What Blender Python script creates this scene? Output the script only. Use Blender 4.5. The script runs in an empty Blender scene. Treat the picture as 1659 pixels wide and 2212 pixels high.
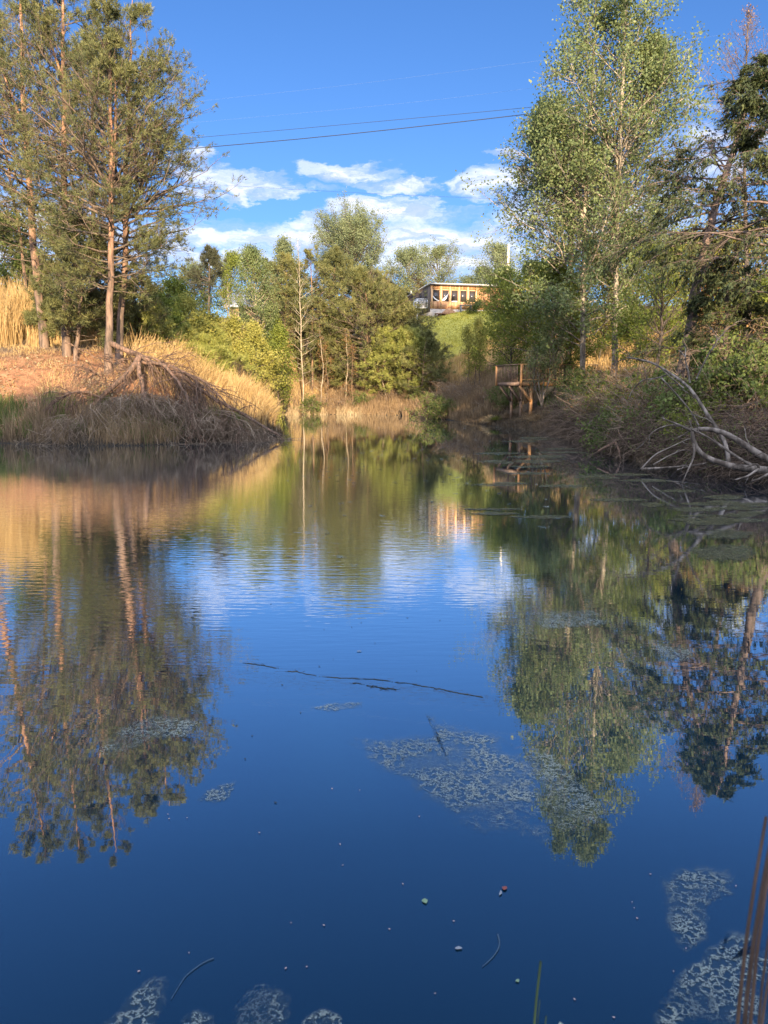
import bpy, math, numpy as np
from math import radians as R, sin, cos, pi
from mathutils import Vector
rng = np.random.default_rng(11)
sc = bpy.context.scene
C = sc.collection
CAMZ = 2.05; PITCH = R(8.9); F = 1661.0
cp, sp = cos(PITCH), sin(PITCH)
SUN_AZ = R(9.5); SUN_EL = R(14.0)      # sun stands behind the viewer, to the right

def pos(px, py, Y):
    """point seen at (px,py) of a 1659 px wide view, at world depth Y"""
    a = (px-829.5)/F; b = (1106-py)/F
    t = Y/(cp+b*sp)
    return np.array([a*t, Y, CAMZ+t*(-sp+b*cp)])

# ------------------------------------------------------------------ terrain
POND = np.array([(-60,26),(-24,30.5),(-16,31.4),(-12.5,29.8),(-9.5,29.6),(-7.3,31.5),(-5.8,34.5),(-5.1,38),(-6,43),(-8.5,52),(-10.2,62),
                 (-10.4,69.5),(-6,70.5),(-1,69.3),(2.2,67),(3.6,61),(5.6,53),(7.0,46),(8.2,38),(8.0,30),(7.5,22),(9.2,17.5),(11,13),(11.5,8),
                 (9,3),(5,0.9),(0,0.75),(-6,0.5),(-60,-2)],float)
def pond_sd(x, y):
    x = np.asarray(x,float); y = np.asarray(y,float)
    n = len(POND); best = np.full(x.shape, 1e9); ins = np.zeros(x.shape,bool)
    for i in range(n):
        ax,ay = POND[i]; bx,by = POND[(i+1)%n]
        dx,dy = bx-ax,by-ay
        t = np.clip(((x-ax)*dx+(y-ay)*dy)/(dx*dx+dy*dy),0,1)
        best = np.minimum(best, np.hypot(x-ax-t*dx, y-ay-t*dy))
        c = (ay>y)!=(by>y)
        with np.errstate(divide='ignore',invalid='ignore'):
            xi = ax+(y-ay)*dx/(dy if dy else 1e-9)
        ins ^= c&(x<xi)
    return np.where(ins,-best,best)
PROF = {'l':([0,.5,2,5,9,20,60,300],[0,.3,1.1,2.9,4.5,5.6,9,20]),
        'f':([0,.7,3,6,9,13,18,25,80,300],[0,.4,1.3,3.2,5.6,8.4,10.2,10.6,12,20]),
        'r':([0,.5,2.5,6,14,40,300],[0,.5,1.8,2.9,5.6,9,20]),
        'n':([0,.3,3,10,25,45,300],[0,.35,.5,2,7,9,20])}
ANCH = {'l':(-18,44),'f':(4,86),'r':(18,32),'n':(0,-12)}
def vnoise(x,y,s,seed):
    x=np.asarray(x)/s; y=np.asarray(y)/s
    xi=np.floor(x).astype(int); yi=np.floor(y).astype(int); fx=x-xi; fy=y-yi
    fx=fx*fx*(3-2*fx); fy=fy*fy*(3-2*fy)
    def h(i,j):
        n=(i*374761393+j*668265263+seed*1442695)&0x7fffffff
        n=((n^(n>>13))*1274126177)&0x7fffffff
        return ((n^(n>>16))&0xffff)/65535.
    return (h(xi,yi)*(1-fx)+h(xi+1,yi)*fx)*(1-fy)+(h(xi,yi+1)*(1-fx)+h(xi+1,yi+1)*fx)*fy
def hz(x,y):
    x=np.asarray(x,float); y=np.asarray(y,float)
    d=pond_sd(x,y)
    W=0; Z=0
    for k,(dd,zz) in PROF.items():
        ax,ay=ANCH[k]; r2=(x-ax)**2+(y-ay)**2
        w=1.0/(r2+40)**2
        W=W+w; Z=Z+w*np.interp(d,dd,zz)
    z=Z/W
    hw=np.exp(-(((x-12)/11)**2+((y-89)/8)**2)**2)
    z=z*(1-hw)+10.35*hw
    rough=(vnoise(x,y,3.1,1)-.5)*.5+(vnoise(x,y,1.1,2)-.5)*.22
    z=z+rough*np.clip(d/2.5,0,1)
    return np.where(d<0, -np.minimum(-d*.45,1.6), z)

# ------------------------------------------------------------------ mesh helpers
def mk(name, V, Fc, mat, parent=None, smooth=False, attr=None, loc=None):
    me = bpy.data.meshes.new(name)
    V = np.asarray(V,np.float32)
    sizes = np.concatenate([np.full(len(f), f.shape[1],np.int32) for f in Fc]) if len(Fc) else np.zeros(0,np.int32)
    idx = np.concatenate([f.ravel() for f in Fc]).astype(np.int32)
    me.vertices.add(len(V)); me.vertices.foreach_set('co', V.ravel())
    me.loops.add(len(idx)); me.loops.foreach_set('vertex_index', idx)
    me.polygons.add(len(sizes))
    st = np.concatenate([[0],np.cumsum(sizes)[:-1]]).astype(np.int32)
    me.polygons.foreach_set('loop_start', st)
    if smooth: me.polygons.foreach_set('use_smooth', np.ones(len(sizes),bool))
    me.update(calc_edges=True)
    if attr is not None:
        a = me.attributes.new('rnd','FLOAT','FACE'); a.data.foreach_set('value', attr.astype(np.float32))
    me.materials.append(mat)
    o = bpy.data.objects.new(name, me); C.objects.link(o)
    if parent is not None: o.parent = parent
    if loc is not None: o.location = loc
    return o
def tag(o, label, cat, group=None, kind=None):
    if label: o['label']=label
    if cat: o['category']=cat
    if group: o['group']=group
    if kind: o['kind']=kind
    return o
def struct(o): o['kind']='structure'; return o
def empty(name, loc, label=None, cat=None, group=None, rz=0):
    o = bpy.data.objects.new(name,None); C.objects.link(o); o.location=tuple(float(v) for v in loc); o.rotation_euler=(0,0,rz)
    o.empty_display_size=.3
    return tag(o,label,cat,group)
def copy_tree(o, parent=None):
    c=o.copy(); C.objects.link(c); c.parent=parent
    for ch in list(o.children): copy_tree(ch,c)
    return c
class MB:
    def __init__(s): s.V=[]; s.F=[]; s.n=0; s.A=[]
    def add(s,V,Fc,a=None):
        V=np.asarray(V,float).reshape(-1,3)
        for f in Fc:
            s.F.append(np.asarray(f)+s.n)
            s.A.append(np.full(len(f),rng.random()) if a is None else a)
        s.V.append(V); s.n+=len(V); return s
    def box(s,x0,x1,y0,y1,z0,z1):
        V=[(x,y,z) for z in (z0,z1) for y in (y0,y1) for x in (x0,x1)]
        s.add(V,[np.array([(0,2,3,1),(4,5,7,6),(0,1,5,4),(2,6,7,3),(0,4,6,2),(1,3,7,5)])]); return s
    def bar(s,p,q,w,h=None):
        p=np.array(p,float); q=np.array(q,float); h=h or w
        t=q-p; t/=np.linalg.norm(t); u=np.cross(t,[0,0,1]); 
        if np.linalg.norm(u)<1e-3: u=np.array([1.,0,0])
        u/=np.linalg.norm(u); v=np.cross(u,t)
        V=[]
        for e in (p,q):
            for a,b in ((-1,-1),(1,-1),(1,1),(-1,1)): V.append(e+u*a*w/2+v*b*h/2)
        s.add(V,[np.array([(0,3,2,1),(4,5,6,7),(0,1,5,4),(1,2,6,5),(2,3,7,6),(3,0,4,7)])]); return s
    def tubes(s,P,Rr,sides=5):
        V,Fq=tubes(P,Rr,sides); s.add(V,[Fq],np.repeat(rng.random(len(P)),Fq.shape[0]//len(P))); return s
    def build(s,name,mat,parent=None,smooth=False,attr=True,loc=None):
        # order faces by size group
        return mk(name,np.concatenate(s.V),s.F,mat,parent,smooth,np.concatenate(s.A) if attr else None,loc)
def tubes(P,Rr,sides=5):
    """P (m,n,3), Rr (m,n)"""
    P=np.asarray(P,float); Rr=np.asarray(Rr,float)
    m,n,_=P.shape
    T=np.gradient(P,axis=1); T/=np.linalg.norm(T,axis=2,keepdims=True)+1e-9
    ref=np.where(np.abs(T[:,:1,2:3])>.9,np.array([[[1.,0,0]]]),np.array([[[0,0,1.]]]))
    U=np.cross(T,np.broadcast_to(ref,T.shape)); U/=np.linalg.norm(U,axis=2,keepdims=True)+1e-9
    W=np.cross(T,U)
    a=np.arange(sides)*2*pi/sides
    V=P[:,:,None,:]+Rr[:,:,None,None]*(U[:,:,None,:]*np.cos(a)[None,None,:,None]+W[:,:,None,:]*np.sin(a)[None,None,:,None])
    i=np.arange(m)[:,None,None]*n*sides; j=np.arange(n-1)[None,:,None]*sides; k=np.arange(sides)[None,None,:]
    k2=(k+1)%sides
    Fq=np.stack([i+j+k,i+j+k2,i+j+sides+k2,i+j+sides+k],-1).reshape(-1,4)
    return V.reshape(-1,3),Fq
def unit(v): return v/(np.linalg.norm(v,axis=-1,keepdims=True)+1e-9)
def resample(pts,n):
    pts=np.asarray(pts,float); d=np.concatenate([[0],np.cumsum(np.linalg.norm(np.diff(pts,axis=0),axis=1))])
    s=np.linspace(0,d[-1],n)
    # smooth (Catmull-like) by cubic-ish interpolation through densified average
    o=np.stack([np.interp(s,d,pts[:,k]) for k in range(3)],1)
    for _ in range(2): o[1:-1]=.25*o[:-2]+.5*o[1:-1]+.25*o[2:]
    return o

# ------------------------------------------------------------------ materials
def newmat(name):
    m=bpy.data.materials.new(name); m.use_nodes=True; nt=m.node_tree; nt.nodes.clear(); return m,nt
class N:
    def __init__(s,nt): s.nt=nt
    def __call__(s,t,**k):
        n=s.nt.nodes.new(t)
        for a,b in k.items():
            if a=='ins':
                for i,v in b.items():
                    if isinstance(v,bpy.types.NodeSocket): s.nt.links.new(v,n.inputs[i])
                    else: n.inputs[i].default_value=v
            else: setattr(n,a,b)
        return n
    def math(s,op,a,b=0.0,clamp=False):
        return s('ShaderNodeMath',operation=op,use_clamp=clamp,ins={0:a,1:b}).outputs[0]
    def ramp(s,fac,stops,interp='LINEAR'):
        r=s('ShaderNodeValToRGB',ins={0:fac}); cr=r.color_ramp; cr.interpolation=interp
        while len(cr.elements)<len(stops): cr.elements.new(.5)
        for e,(p,c) in zip(cr.elements,stops): e.position=p; e.color=(*c,1) if len(c)==3 else c
        return r.outputs[0]
    def mix(s,f,a,b,blend='MIX'):
        n=s('ShaderNodeMix',data_type='RGBA',blend_type=blend)
        for i,v in ((0,f),(6,a),(7,b)):
            if isinstance(v,bpy.types.NodeSocket): s.nt.links.new(v,n.inputs[i])
            else: n.inputs[i].default_value=(*v,1) if (i>0 and len(v)==3) else v
        return n.outputs[2]
def geo_pos(n,sc3=(1,1,1),world=True):
    src=n('ShaderNodeNewGeometry').outputs['Position'] if world else n('ShaderNodeTexCoord').outputs['Object']
    return n('ShaderNodeMapping',ins={0:src,3:sc3}).outputs[0]
def noise(n,vec,scale,detail=3,rough=.55,out=0):
    return n('ShaderNodeTexNoise',ins={'Vector':vec,'Scale':scale,'Detail':detail,'Roughness':rough}).outputs[out]
def leafmat(name, cols, trans=.35, scale=.5, rough=.6):
    m,nt=newmat(name); n=N(nt)
    a=n('ShaderNodeAttribute',attribute_name='rnd').outputs['Fac']
    nz=noise(n,geo_pos(n),scale,3)
    f=n.math('ADD',n.math('MULTIPLY',a,.55),n.math('MULTIPLY',n.math('SUBTRACT',nz,.3),1.1),True)
    k=len(cols); c=n.ramp(f,[(i/(k-1),cols[i]) for i in range(k)])
    d=n('ShaderNodeBsdfPrincipled',ins={'Base Color':c,'Roughness':rough,'Specular IOR Level':.25})
    t=n('ShaderNodeBsdfTranslucent',ins={0:n.mix(.5,c,(.45,.5,.05),'MULTIPLY') if False else c})
    mx=n('ShaderNodeMixShader',ins={0:trans,1:d.outputs[0],2:t.outputs[0]})
    o=n('ShaderNodeOutputMaterial',ins={0:mx.outputs[0]}); return m
def barkmat(name, lo, hi, spots=None, scale=9, z0=2, z1=8, bump=.03):
    m,nt=newmat(name); n=N(nt)
    p=geo_pos(n,(1,1,.25),world=False)
    nz=noise(n,p,scale,6,.65); n2=noise(n,geo_pos(n,(1,1,1),False),1.3,4)
    z=n('ShaderNodeSeparateXYZ',ins={0:n('ShaderNodeTexCoord').outputs['Object']}).outputs[2]
    zf=n('ShaderNodeMapRange',ins={0:n.math('ADD',z,n.math('MULTIPLY',n2,3.0)),1:z0+1.5,2:z1+1.5}).outputs[0]
    c=n.mix(zf,lo,hi)
    c=n.mix(n.ramp(nz,[(.40,(.1,.1,.1)),(.58,(1,1,1))]),(.05,.04,.03),c,'MIX') if spots is None else n.mix(n.ramp(nz,[(.45,(0,0,0)),(.6,(1,1,1))]),spots,c)
    b=n('ShaderNodeBump',ins={'Strength':.8,'Distance':bump,'Height':nz})
    d=n('ShaderNodeBsdfPrincipled',ins={'Base Color':c,'Roughness':.9,'Normal':b.outputs[0]})
    n('ShaderNodeOutputMaterial',ins={0:d.outputs[0]}); return m
def plain(name,col,rough=.8,var=.35,scale=6,sc3=(1,1,1),spec=.3,bump=0,world=False):
    m,nt=newmat(name); n=N(nt)
    nz=noise(n,geo_pos(n,sc3,world),scale,5,.6)
    a=tuple(v*(1-var) for v in col); b=tuple(min(1,v*(1+var)) for v in col)
    c=n.ramp(nz,[(.3,a),(.7,b)])
    ins={'Base Color':c,'Roughness':rough,'Specular IOR Level':spec}
    if bump: ins['Normal']=n('ShaderNodeBump',ins={'Strength':.7,'Distance':bump,'Height':nz}).outputs[0]
    d=n('ShaderNodeBsdfPrincipled',ins=ins); n('ShaderNodeOutputMaterial',ins={0:d.outputs[0]}); return m

M={}
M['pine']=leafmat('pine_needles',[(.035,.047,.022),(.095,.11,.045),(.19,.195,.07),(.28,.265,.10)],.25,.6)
M['pine_mid']=leafmat('sunlit_pine_needles',[(.05,.062,.026),(.125,.14,.05),(.24,.235,.08),(.34,.31,.12)],.25,.5)  # lighter, yellower copy of the pine needles, sunlight put into the colour
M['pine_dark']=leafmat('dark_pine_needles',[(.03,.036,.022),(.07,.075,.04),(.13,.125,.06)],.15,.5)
M['pine_young']=leafmat('young_pine_needles',[(.12,.15,.035),(.27,.29,.07),(.48,.45,.15)],.25,.8)
M['hemlock']=leafmat('hemlock_needles',[(.026,.04,.018),(.07,.09,.035),(.16,.175,.06)],.2,.7)
M['tulip']=leafmat('spring_leaves',[(.08,.115,.045),(.18,.23,.09),(.31,.34,.13)],.4,.6,.45)
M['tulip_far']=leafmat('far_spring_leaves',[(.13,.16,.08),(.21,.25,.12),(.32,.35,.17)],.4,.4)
M['yellow']=leafmat('yellow_green_leaves',[(.20,.21,.05),(.36,.35,.08),(.52,.46,.14)],.4,.5)
M['green']=leafmat('bright_green_leaves',[(.08,.11,.02),(.19,.23,.04),(.34,.36,.07)],.4,.7)
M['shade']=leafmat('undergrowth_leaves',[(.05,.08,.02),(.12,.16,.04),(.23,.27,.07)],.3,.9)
M['rust']=leafmat('rusty_dry_leaves',[(.12,.06,.025),(.26,.14,.05),(.40,.26,.10)],.3,.9)
M['dry']=leafmat('dry_grass',[(.30,.19,.08),(.50,.35,.15),(.68,.52,.26)],.3,.5)
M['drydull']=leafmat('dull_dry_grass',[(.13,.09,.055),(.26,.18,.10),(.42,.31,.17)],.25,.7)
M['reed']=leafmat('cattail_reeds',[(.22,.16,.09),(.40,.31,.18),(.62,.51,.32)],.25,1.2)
M['drydark']=leafmat('shaded_dead_grass',[(.05,.04,.025),(.12,.09,.055),(.24,.18,.11)],.2,.7)  # dark copy of the dry grass, bank shade put into the colour
M['lawng']=leafmat('lawn_grass',[(.36,.35,.05),(.52,.48,.07),(.68,.58,.12)],.3,.35)
M['brk_pine']=barkmat('pine_bark',(.23,.16,.115),(.41,.22,.125),scale=4)
M['brk_limb']=barkmat('limb_bark',(.16,.12,.08),(.22,.16,.11))
M['brk_far']=barkmat('far_pine_bark',(.26,.17,.10),(.34,.20,.11))
M['brk_pale']=barkmat('pale_bark',(.22,.18,.14),(.46,.39,.29),spots=(.10,.08,.06),scale=5,z0=0,z1=6)
M['brk_white']=barkmat('white_bark',(.46,.38,.27),(.50,.43,.31),spots=(.3,.24,.16),scale=4)
M['brk_dark']=barkmat('dark_bark',(.10,.08,.065),(.20,.15,.11))
M['brk_hem']=barkmat('hemlock_bark',(.13,.10,.085),(.30,.21,.17),scale=12)
M['dead']=barkmat('dead_wood_grey',(.25,.215,.18),(.31,.26,.22),spots=(.07,.055,.042),scale=4,bump=.015)
M['deadb']=barkmat('dead_wood_brown',(.22,.13,.085),(.24,.15,.10),spots=(.09,.06,.04),scale=10,bump=.01)
M['twig']=leafmat('grey_twigs',[(.07,.05,.035),(.22,.16,.11),(.50,.41,.30)],.0,1.5,.9)
M['twigd']=leafmat('dark_twigs',[(.03,.022,.018),(.11,.08,.06),(.34,.25,.18)],.0,1.5,.9)
M['wire']=plain('black_wire',(.03,.035,.045),.5,.1)
M['wirel']=plain('bright_wire',(.16,.22,.34),.4,.1)

# ------------------------------------------------------------------ plants
def branch_level(starts,dirs,L,n,curve,wig,up=np.array([0,0,1.])):
    """polylines (m,n,3)"""
    m=len(starts); s=np.linspace(0,1,n)[None,:,None]
    P=starts[:,None,:]+L[:,None,None]*(dirs[:,None,:]*s+up*curve[:,None,None]*s*s)
    w=np.cumsum(rng.normal(0,1,(m,n,3)),axis=1); w-=w[:,:1]; w[:,:,2]*=.6
    return P+w*(L[:,None,None]*wig)
def along(P,s):
    """sample paths P (m,n,3) at s (m,) -> pos, tangent"""
    n=P.shape[1]; f=s*(n-1); i=np.minimum(f.astype(int),n-2); t=(f-i)[:,None]
    r=np.arange(len(P)); A=P[r,i]; B=P[r,i+1]
    return A*(1-t)+B*t, unit(B-A)
def childs(P,L,k,smin,smax,spread,lf,upb,flat=0.0):
    m=len(P); idx=np.repeat(np.arange(m),k); s=rng.uniform(smin,smax,m*k)
    s[::k]=smax
    p,t=along(P[idx],s)
    rnd=rng.normal(0,1,(m*k,3)); rnd[:,2]*=(1-flat)
    rnd=unit(rnd-(rnd*t).sum(1,keepdims=True)*t)
    ang=rng.normal(spread,.22,m*k)[:,None]; ang[::k]*=.3
    d=unit(t*np.cos(ang)+rnd*np.sin(ang)+np.array([0,0,1.])*upb)
    l=L[idx]*lf*(1.15-.6*s)*rng.uniform(.7,1.25,m*k)
    return p,d,l
def leaves(c,size,up=0.3,asp=.62,fold=False):
    m=len(c); nrm=unit(rng.normal(0,1,(m,3))+np.array([0,-.15,up])); t=unit(np.cross(nrm,rng.normal(0,1,(m,3)))); b=np.cross(nrm,t)
    sz=size*rng.uniform(.6,1.3,(m,1))
    V=np.stack([c-t*sz*.5,c-b*sz*asp*.5+t*sz*.08,c+t*sz*.5,c+b*sz*asp*.5+t*sz*.08],1).reshape(-1,3)
    return V,np.arange(m*4).reshape(m,4)
def tufts(c,ax,size,k=8,w=.16,sprd=.85):
    m=len(c); d=unit(ax[:,None,:]+rng.normal(0,sprd,(m,k,3))); 
    sz=size*rng.uniform(.6,1.25,(m,k,1))
    o=c[:,None,:]+rng.normal(0,size*.22,(m,k,3))
    u=unit(np.cross(d,rng.normal(0,1,(m,k,3))))
    V=np.stack([o-u*sz*w*.5,o+u*sz*w*.5,o+d*sz],2).reshape(-1,3)
    return V,np.arange(m*k*3).reshape(-1,3)
def sprays(c,ax,size,k=7,w=.22,droop=.45):
    """flat drooping hemlock sprays"""
    m=len(c); sd=unit(np.cross(ax,[0,0,1.])); 
    a=rng.uniform(-1.1,1.1,(m,k,1)); d=unit(ax[:,None,:]*np.cos(a)+sd[:,None,:]*np.sin(a)+np.array([0,0,-droop])+rng.normal(0,.15,(m,k,3)))
    o=c[:,None,:]+ax[:,None,:]*rng.uniform(-.5,.5,(m,k,1))*size+rng.normal(0,size*.1,(m,k,3))
    u=unit(np.cross(d,np.array([0,0,1.])+rng.normal(0,.4,(m,k,3)))); sz=size*rng.uniform(.5,1.2,(m,k,1))
    V=np.stack([o-u*sz*w*.5,o+d*sz*.5+u*sz*w*.3,o+d*sz,o-d*0+u*sz*w*.5],2).reshape(-1,3)
    return V,np.arange(m*k*4).reshape(-1,4)

def tree(name,label,cat,trunk,r0,kind='pine',bark='brk_pine',leaf='pine',group=None,nl=60,h0=.25,h1=.99,Lmax=4,Lexp=.8,Ltop=.12,
         peak=.3,el0=5,el1=50,curve=.12,k2=6,k3=4,kt=2,size=.22,spread=.8,flat=.6,k4=8,forks=(),bare=0,az=None,upb=.06,lr=.02,sizeup=.3,sides=7,wig=.03,rtop=.12,lf2=.5,lf3=.5,tw=.16,smin=.2,limb=None,gap=.24):
    """trunk: world polyline, its first point on the ground"""
    trunk=np.asarray(trunk,float); base=trunk[0].copy(); T=resample(trunk,16)-base
    T[1:-1]+=rng.normal(0,.03,(14,3))*[1,1,0]
    s=np.linspace(0,1,16); H=np.linalg.norm(np.diff(T,axis=0),axis=1).sum()
    rr=r0*((1-s)**.8*(1-rtop)+rtop*.6)*(1+.22*np.exp(-s*25))
    wood=MB(); P0=T.copy(); P0[0,2]-=.4
    wood.tubes(P0[None],rr[None],sides)
    paths=[(T,rr,1.0)]
    for (sf,fx,fy,fz,fr) in forks:
        i=int(sf*15); a=T[i]; b=a+np.array([fx,fy,fz]); mid=(a+b)/2+np.array([fx*.25,fy*.25,0])
        Pf=resample([a,mid,b],16); rf=np.linspace(rr[i]*fr,rr[i]*.15,16)
        wood.tubes(Pf[None],rf[None],6); paths.append((Pf,rf,.5))
    # limbs
    hs=h0+(h1-h0)*((np.arange(nl)+rng.random(nl))/nl)
    st=[];dr=[];LL=[];cv=[]
    for i,h in enumerate(hs):
        Pt,_,w=paths[0]
        if len(paths)>1 and h>forks[0][0] and rng.random()<.5:
            q=rng.integers(1,len(paths)); Pt=paths[q][0]; hh=np.clip((h-forks[q-1][0])/(1-forks[q-1][0]),.1,.99)
        else: hh=h
        p,t=along(Pt[None],np.array([hh])); 
        u=(h-h0)/(h1-h0)
        prof=(Ltop+(1-Ltop)*(1-max(0,(u-peak)/(1-peak))**(1/Lexp))) if u>peak else (.55+.45*u/peak)
        a=i*2.4+rng.normal(0,.5)
        if az is not None and rng.random()<az[1]: a=R(az[0])+rng.normal(0,.6)
        e=R(el0+(el1-el0)*u+rng.normal(0,9))
        st.append(p[0]); dr.append((cos(a)*cos(e),sin(a)*cos(e),sin(e))); LL.append(Lmax*prof*rng.uniform(.6,1.08)); cv.append(curve*rng.uniform(.4,1.5))
    st=np.array(st); dr=np.array(dr); LL=np.array(LL)
    limbw=MB()
    P1=branch_level(st,dr,LL,7,np.array(cv),wig)
    tp=np.linspace(1,.12,7)[None]
    limbw.tubes(P1,np.maximum(LL[:,None]*lr*tp,.006),5)
    p,d,l2=childs(P1,LL,k2,smin,1,spread,lf2,upb,flat)
    P2=branch_level(p,d,l2,5,np.full(len(p),curve*.6),wig)
    limbw.tubes(P2,np.maximum(l2[:,None]*lr*.8*np.linspace(1,.2,5)[None],.005),3)
    obj_root=empty(name,base,label,cat,group)
    L2=l2; P3=None
    p,d,l3=childs(P2,l2,k3,.2,1,spread*.9,lf3,upb,flat)
    if k3:
        P3=branch_level(p,d,l3,3,np.full(len(p),curve*.5),wig)
        if bare or k4==0 or True:
            limbw.tubes(P3,np.maximum(l3[:,None]*.012*np.array([[1,.6,.3]]),.0035),3)
    wood.build('trunk',M[bark],obj_root,True)
    limbw.build('branches',M[limb or {'brk_pine':'brk_limb','brk_far':'brk_limb'}.get(bark,bark)],obj_root,True)
    if kt:
        src=P3; m=len(src); idx=np.repeat(np.arange(m),kt); s=rng.uniform(.25,1,m*kt); s[::kt]=1
        c,t=along(src[idx],s)
        if bare:
            keep=rng.random(len(c))>bare; c=c[keep]; t=t[keep]
        # clumps: drop some by low-frequency noise so gaps show
        nzv=vnoise(c[:,0]+c[:,2]*.7+base[0]*3,c[:,1]+c[:,2]*1.1,1.1,5)
        keep=nzv>gap; c=c[keep]; t=t[keep]
        if kind=='pine': V,Fq=tufts(c,t+np.array([0,0,.25]),size,k4,tw)
        elif kind=='hem': V,Fq=sprays(c,unit(t+np.array([0,0,-.15])),size,k4)
        else:
            cc=np.repeat(c,k4,0)+rng.normal(0,size*1.5,(len(c)*k4,3)); V,Fq=leaves(cc,size,sizeup)
        per=len(Fq)//len(c)
        a=np.clip(np.repeat(rng.random(len(c)),per)*.6+rng.random(len(Fq))*.4,0,1)
        mk('crown',V,[Fq],M[leaf],obj_root,False,a)
    return obj_root

def T(pts,D,D2=None,ground=True):
    """trunk through view pixels at depth D (to D2 at the top)"""
    D2=D if D2 is None else D2
    out=[pos(px,py,D+(D2-D)*i/max(1,len(pts)-1)) for i,(px,py) in enumerate(pts)]
    if ground:
        b=out[0].copy(); b[2]=float(hz(b[0],b[1])); 
        if b[2]<out[1][2]-.3: out[0]=b
        else: out[0]=b; out=[b]+[o for o in out[1:] if o[2]>b[2]+.3]
    return out

# ---- big pines on the near left bank
KP=dict(gap=.36,kind='pine',bark='brk_pine',leaf='pine',cat='tree',group='tall pines on the near bank')
tree('pine_tree','thick orange-barked pine standing in the tall golden grass',trunk=T([(97,748),(75,560),(62,400),(57,300),(50,150),(42,0),(40,-160)],40),r0=.23,nl=78,h0=.2,Lmax=4.2,k2=7,k3=5,kt=2,size=.17,forks=[(.55,-1.5,.5,6,.6)],**KP)
tree('pine_tree','slender leaning pine with a thin bare lower trunk, behind the golden grass',trunk=T([(66,655),(40,480),(15,350),(-8,230),(-25,60)],44),r0=.11,nl=52,h0=.25,Lmax=2.8,k2=6,k3=4,size=.22,**KP)
tree('pine_tree','tall pine with a short branch stub low on its trunk, above the red clay',trunk=T([(147,800),(143,740),(140,600),(138,400),(138,150),(134,-150)],38),r0=.21,nl=84,h0=.18,Lmax=3.9,k2=8,k3=6,size=.17,forks=[(.72,-.9,.3,4,.7)],**KP)
tree('pine_tree','straight orange pine with twin upper stems, beside the fallen dead tree',trunk=T([(235,822),(238,650),(240,480),(240,300),(238,150),(233,-5)],35),r0=.185,nl=84,h0=.22,Lmax=4.0,k2=8,k3=6,size=.17,forks=[(.5,.45,.2,6.5,.75)],**KP)
tree('pine_tree','pine with a slightly curved trunk and long limbs reaching out over the pond',trunk=T([(256,805),(265,650),(272,560),(268,420),(276,280),(282,120),(286,0)],37),r0=.18,nl=86,h0=.2,Lmax=4.3,peak=.35,k2=8,k3=6,size=.17,az=(-8,.35),forks=[(.42,1.1,0,3.5,.6)],**KP)
tree('pine_tree','short dark pine with dense low foliage between two tall orange pines',trunk=T([(166,830),(172,700),(180,560),(182,440)],37.5),r0=.11,nl=60,h0=.12,Lmax=2.6,k2=7,k3=5,size=.22,**KP)
tree('pine_tree','far pine seen between the trunks, level with the golden grass top',trunk=T([(205,760),(203,500),(200,250),(200,60)],47),r0=.2,nl=60,h0=.35,Lmax=3.6,k2=6,k3=4,size=.26,**KP)
tree('pine_tree','tall pine at the very edge of the bank, mostly out of sight',trunk=T([(-70,740),(-60,400),(-50,100),(-50,-180)],41),r0=.25,nl=60,h0=.3,Lmax=4.2,k2=6,k3=4,size=.25,**KP)
def lowtree(name,label,cat,px,ytop,D,r,leaf,kind='leaf',bark='brk_dark',group=None,ybase=None,**k):
    x=pos(px,700,D)[0]; zb=float(hz(x,D)); top=pos(px+rng.normal(0,4),ytop+8,D); b=np.array([x,D,zb])
    H=top[2]-zb
    mid=(b+top)/2+np.array([rng.normal(0,.04)*H,0,0])
    kw=dict(r0=max(.03,H*.012),nl=34,h0=.12,Lmax=r,k2=6,k3=4,kt=2,size=.13,el0=25,el1=60,k4=6,flat=.2,curve=.1,spread=.7)
    if kind=='pine': kw.update(k4=8,size=.28,el0=-3,el1=45,flat=.6,nl=50,spread=.8)
    kw.update(k)
    return tree(name,label,cat,[b,mid,top],kind=kind,bark=bark,leaf=leaf,group=group,**kw)
for px,yt,D,rr_,lb in [(120,560,43,2.4,'bushy low pine behind the trunk with the branch stub'),(195,540,43.5,2.4,'bushy low pine behind the gap between the tall trunks'),(300,600,42,2.2,'bushy low pine right of the curved pine trunk'),(85,620,45,2.0,'bushy low pine behind the thick pine trunk'),(245,600,41.5,2.2,'bushy low pine right behind the twin stemmed pine')]:
    tree('pine_tree',lb,'tree',T([(px,760),(px+3,680),(px+5,yt)],D),.09,'pine','brk_pine','pine',group='low pines between the tall trunks',nl=38,h0=.06,Lmax=rr_,k2=6,k3=5,kt=2,size=.17,bare=.3)
# ---- dark trees far left
lowtree('broadleaf_tree','dark green tree behind the golden grass',"tree",15,470,50,3.2,'shade',size=.2)
lowtree('broadleaf_tree','lower dark evergreen bush tree between the slender pine and the grass',"tree",62,560,48,2.4,'shade',size=.18)
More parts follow.
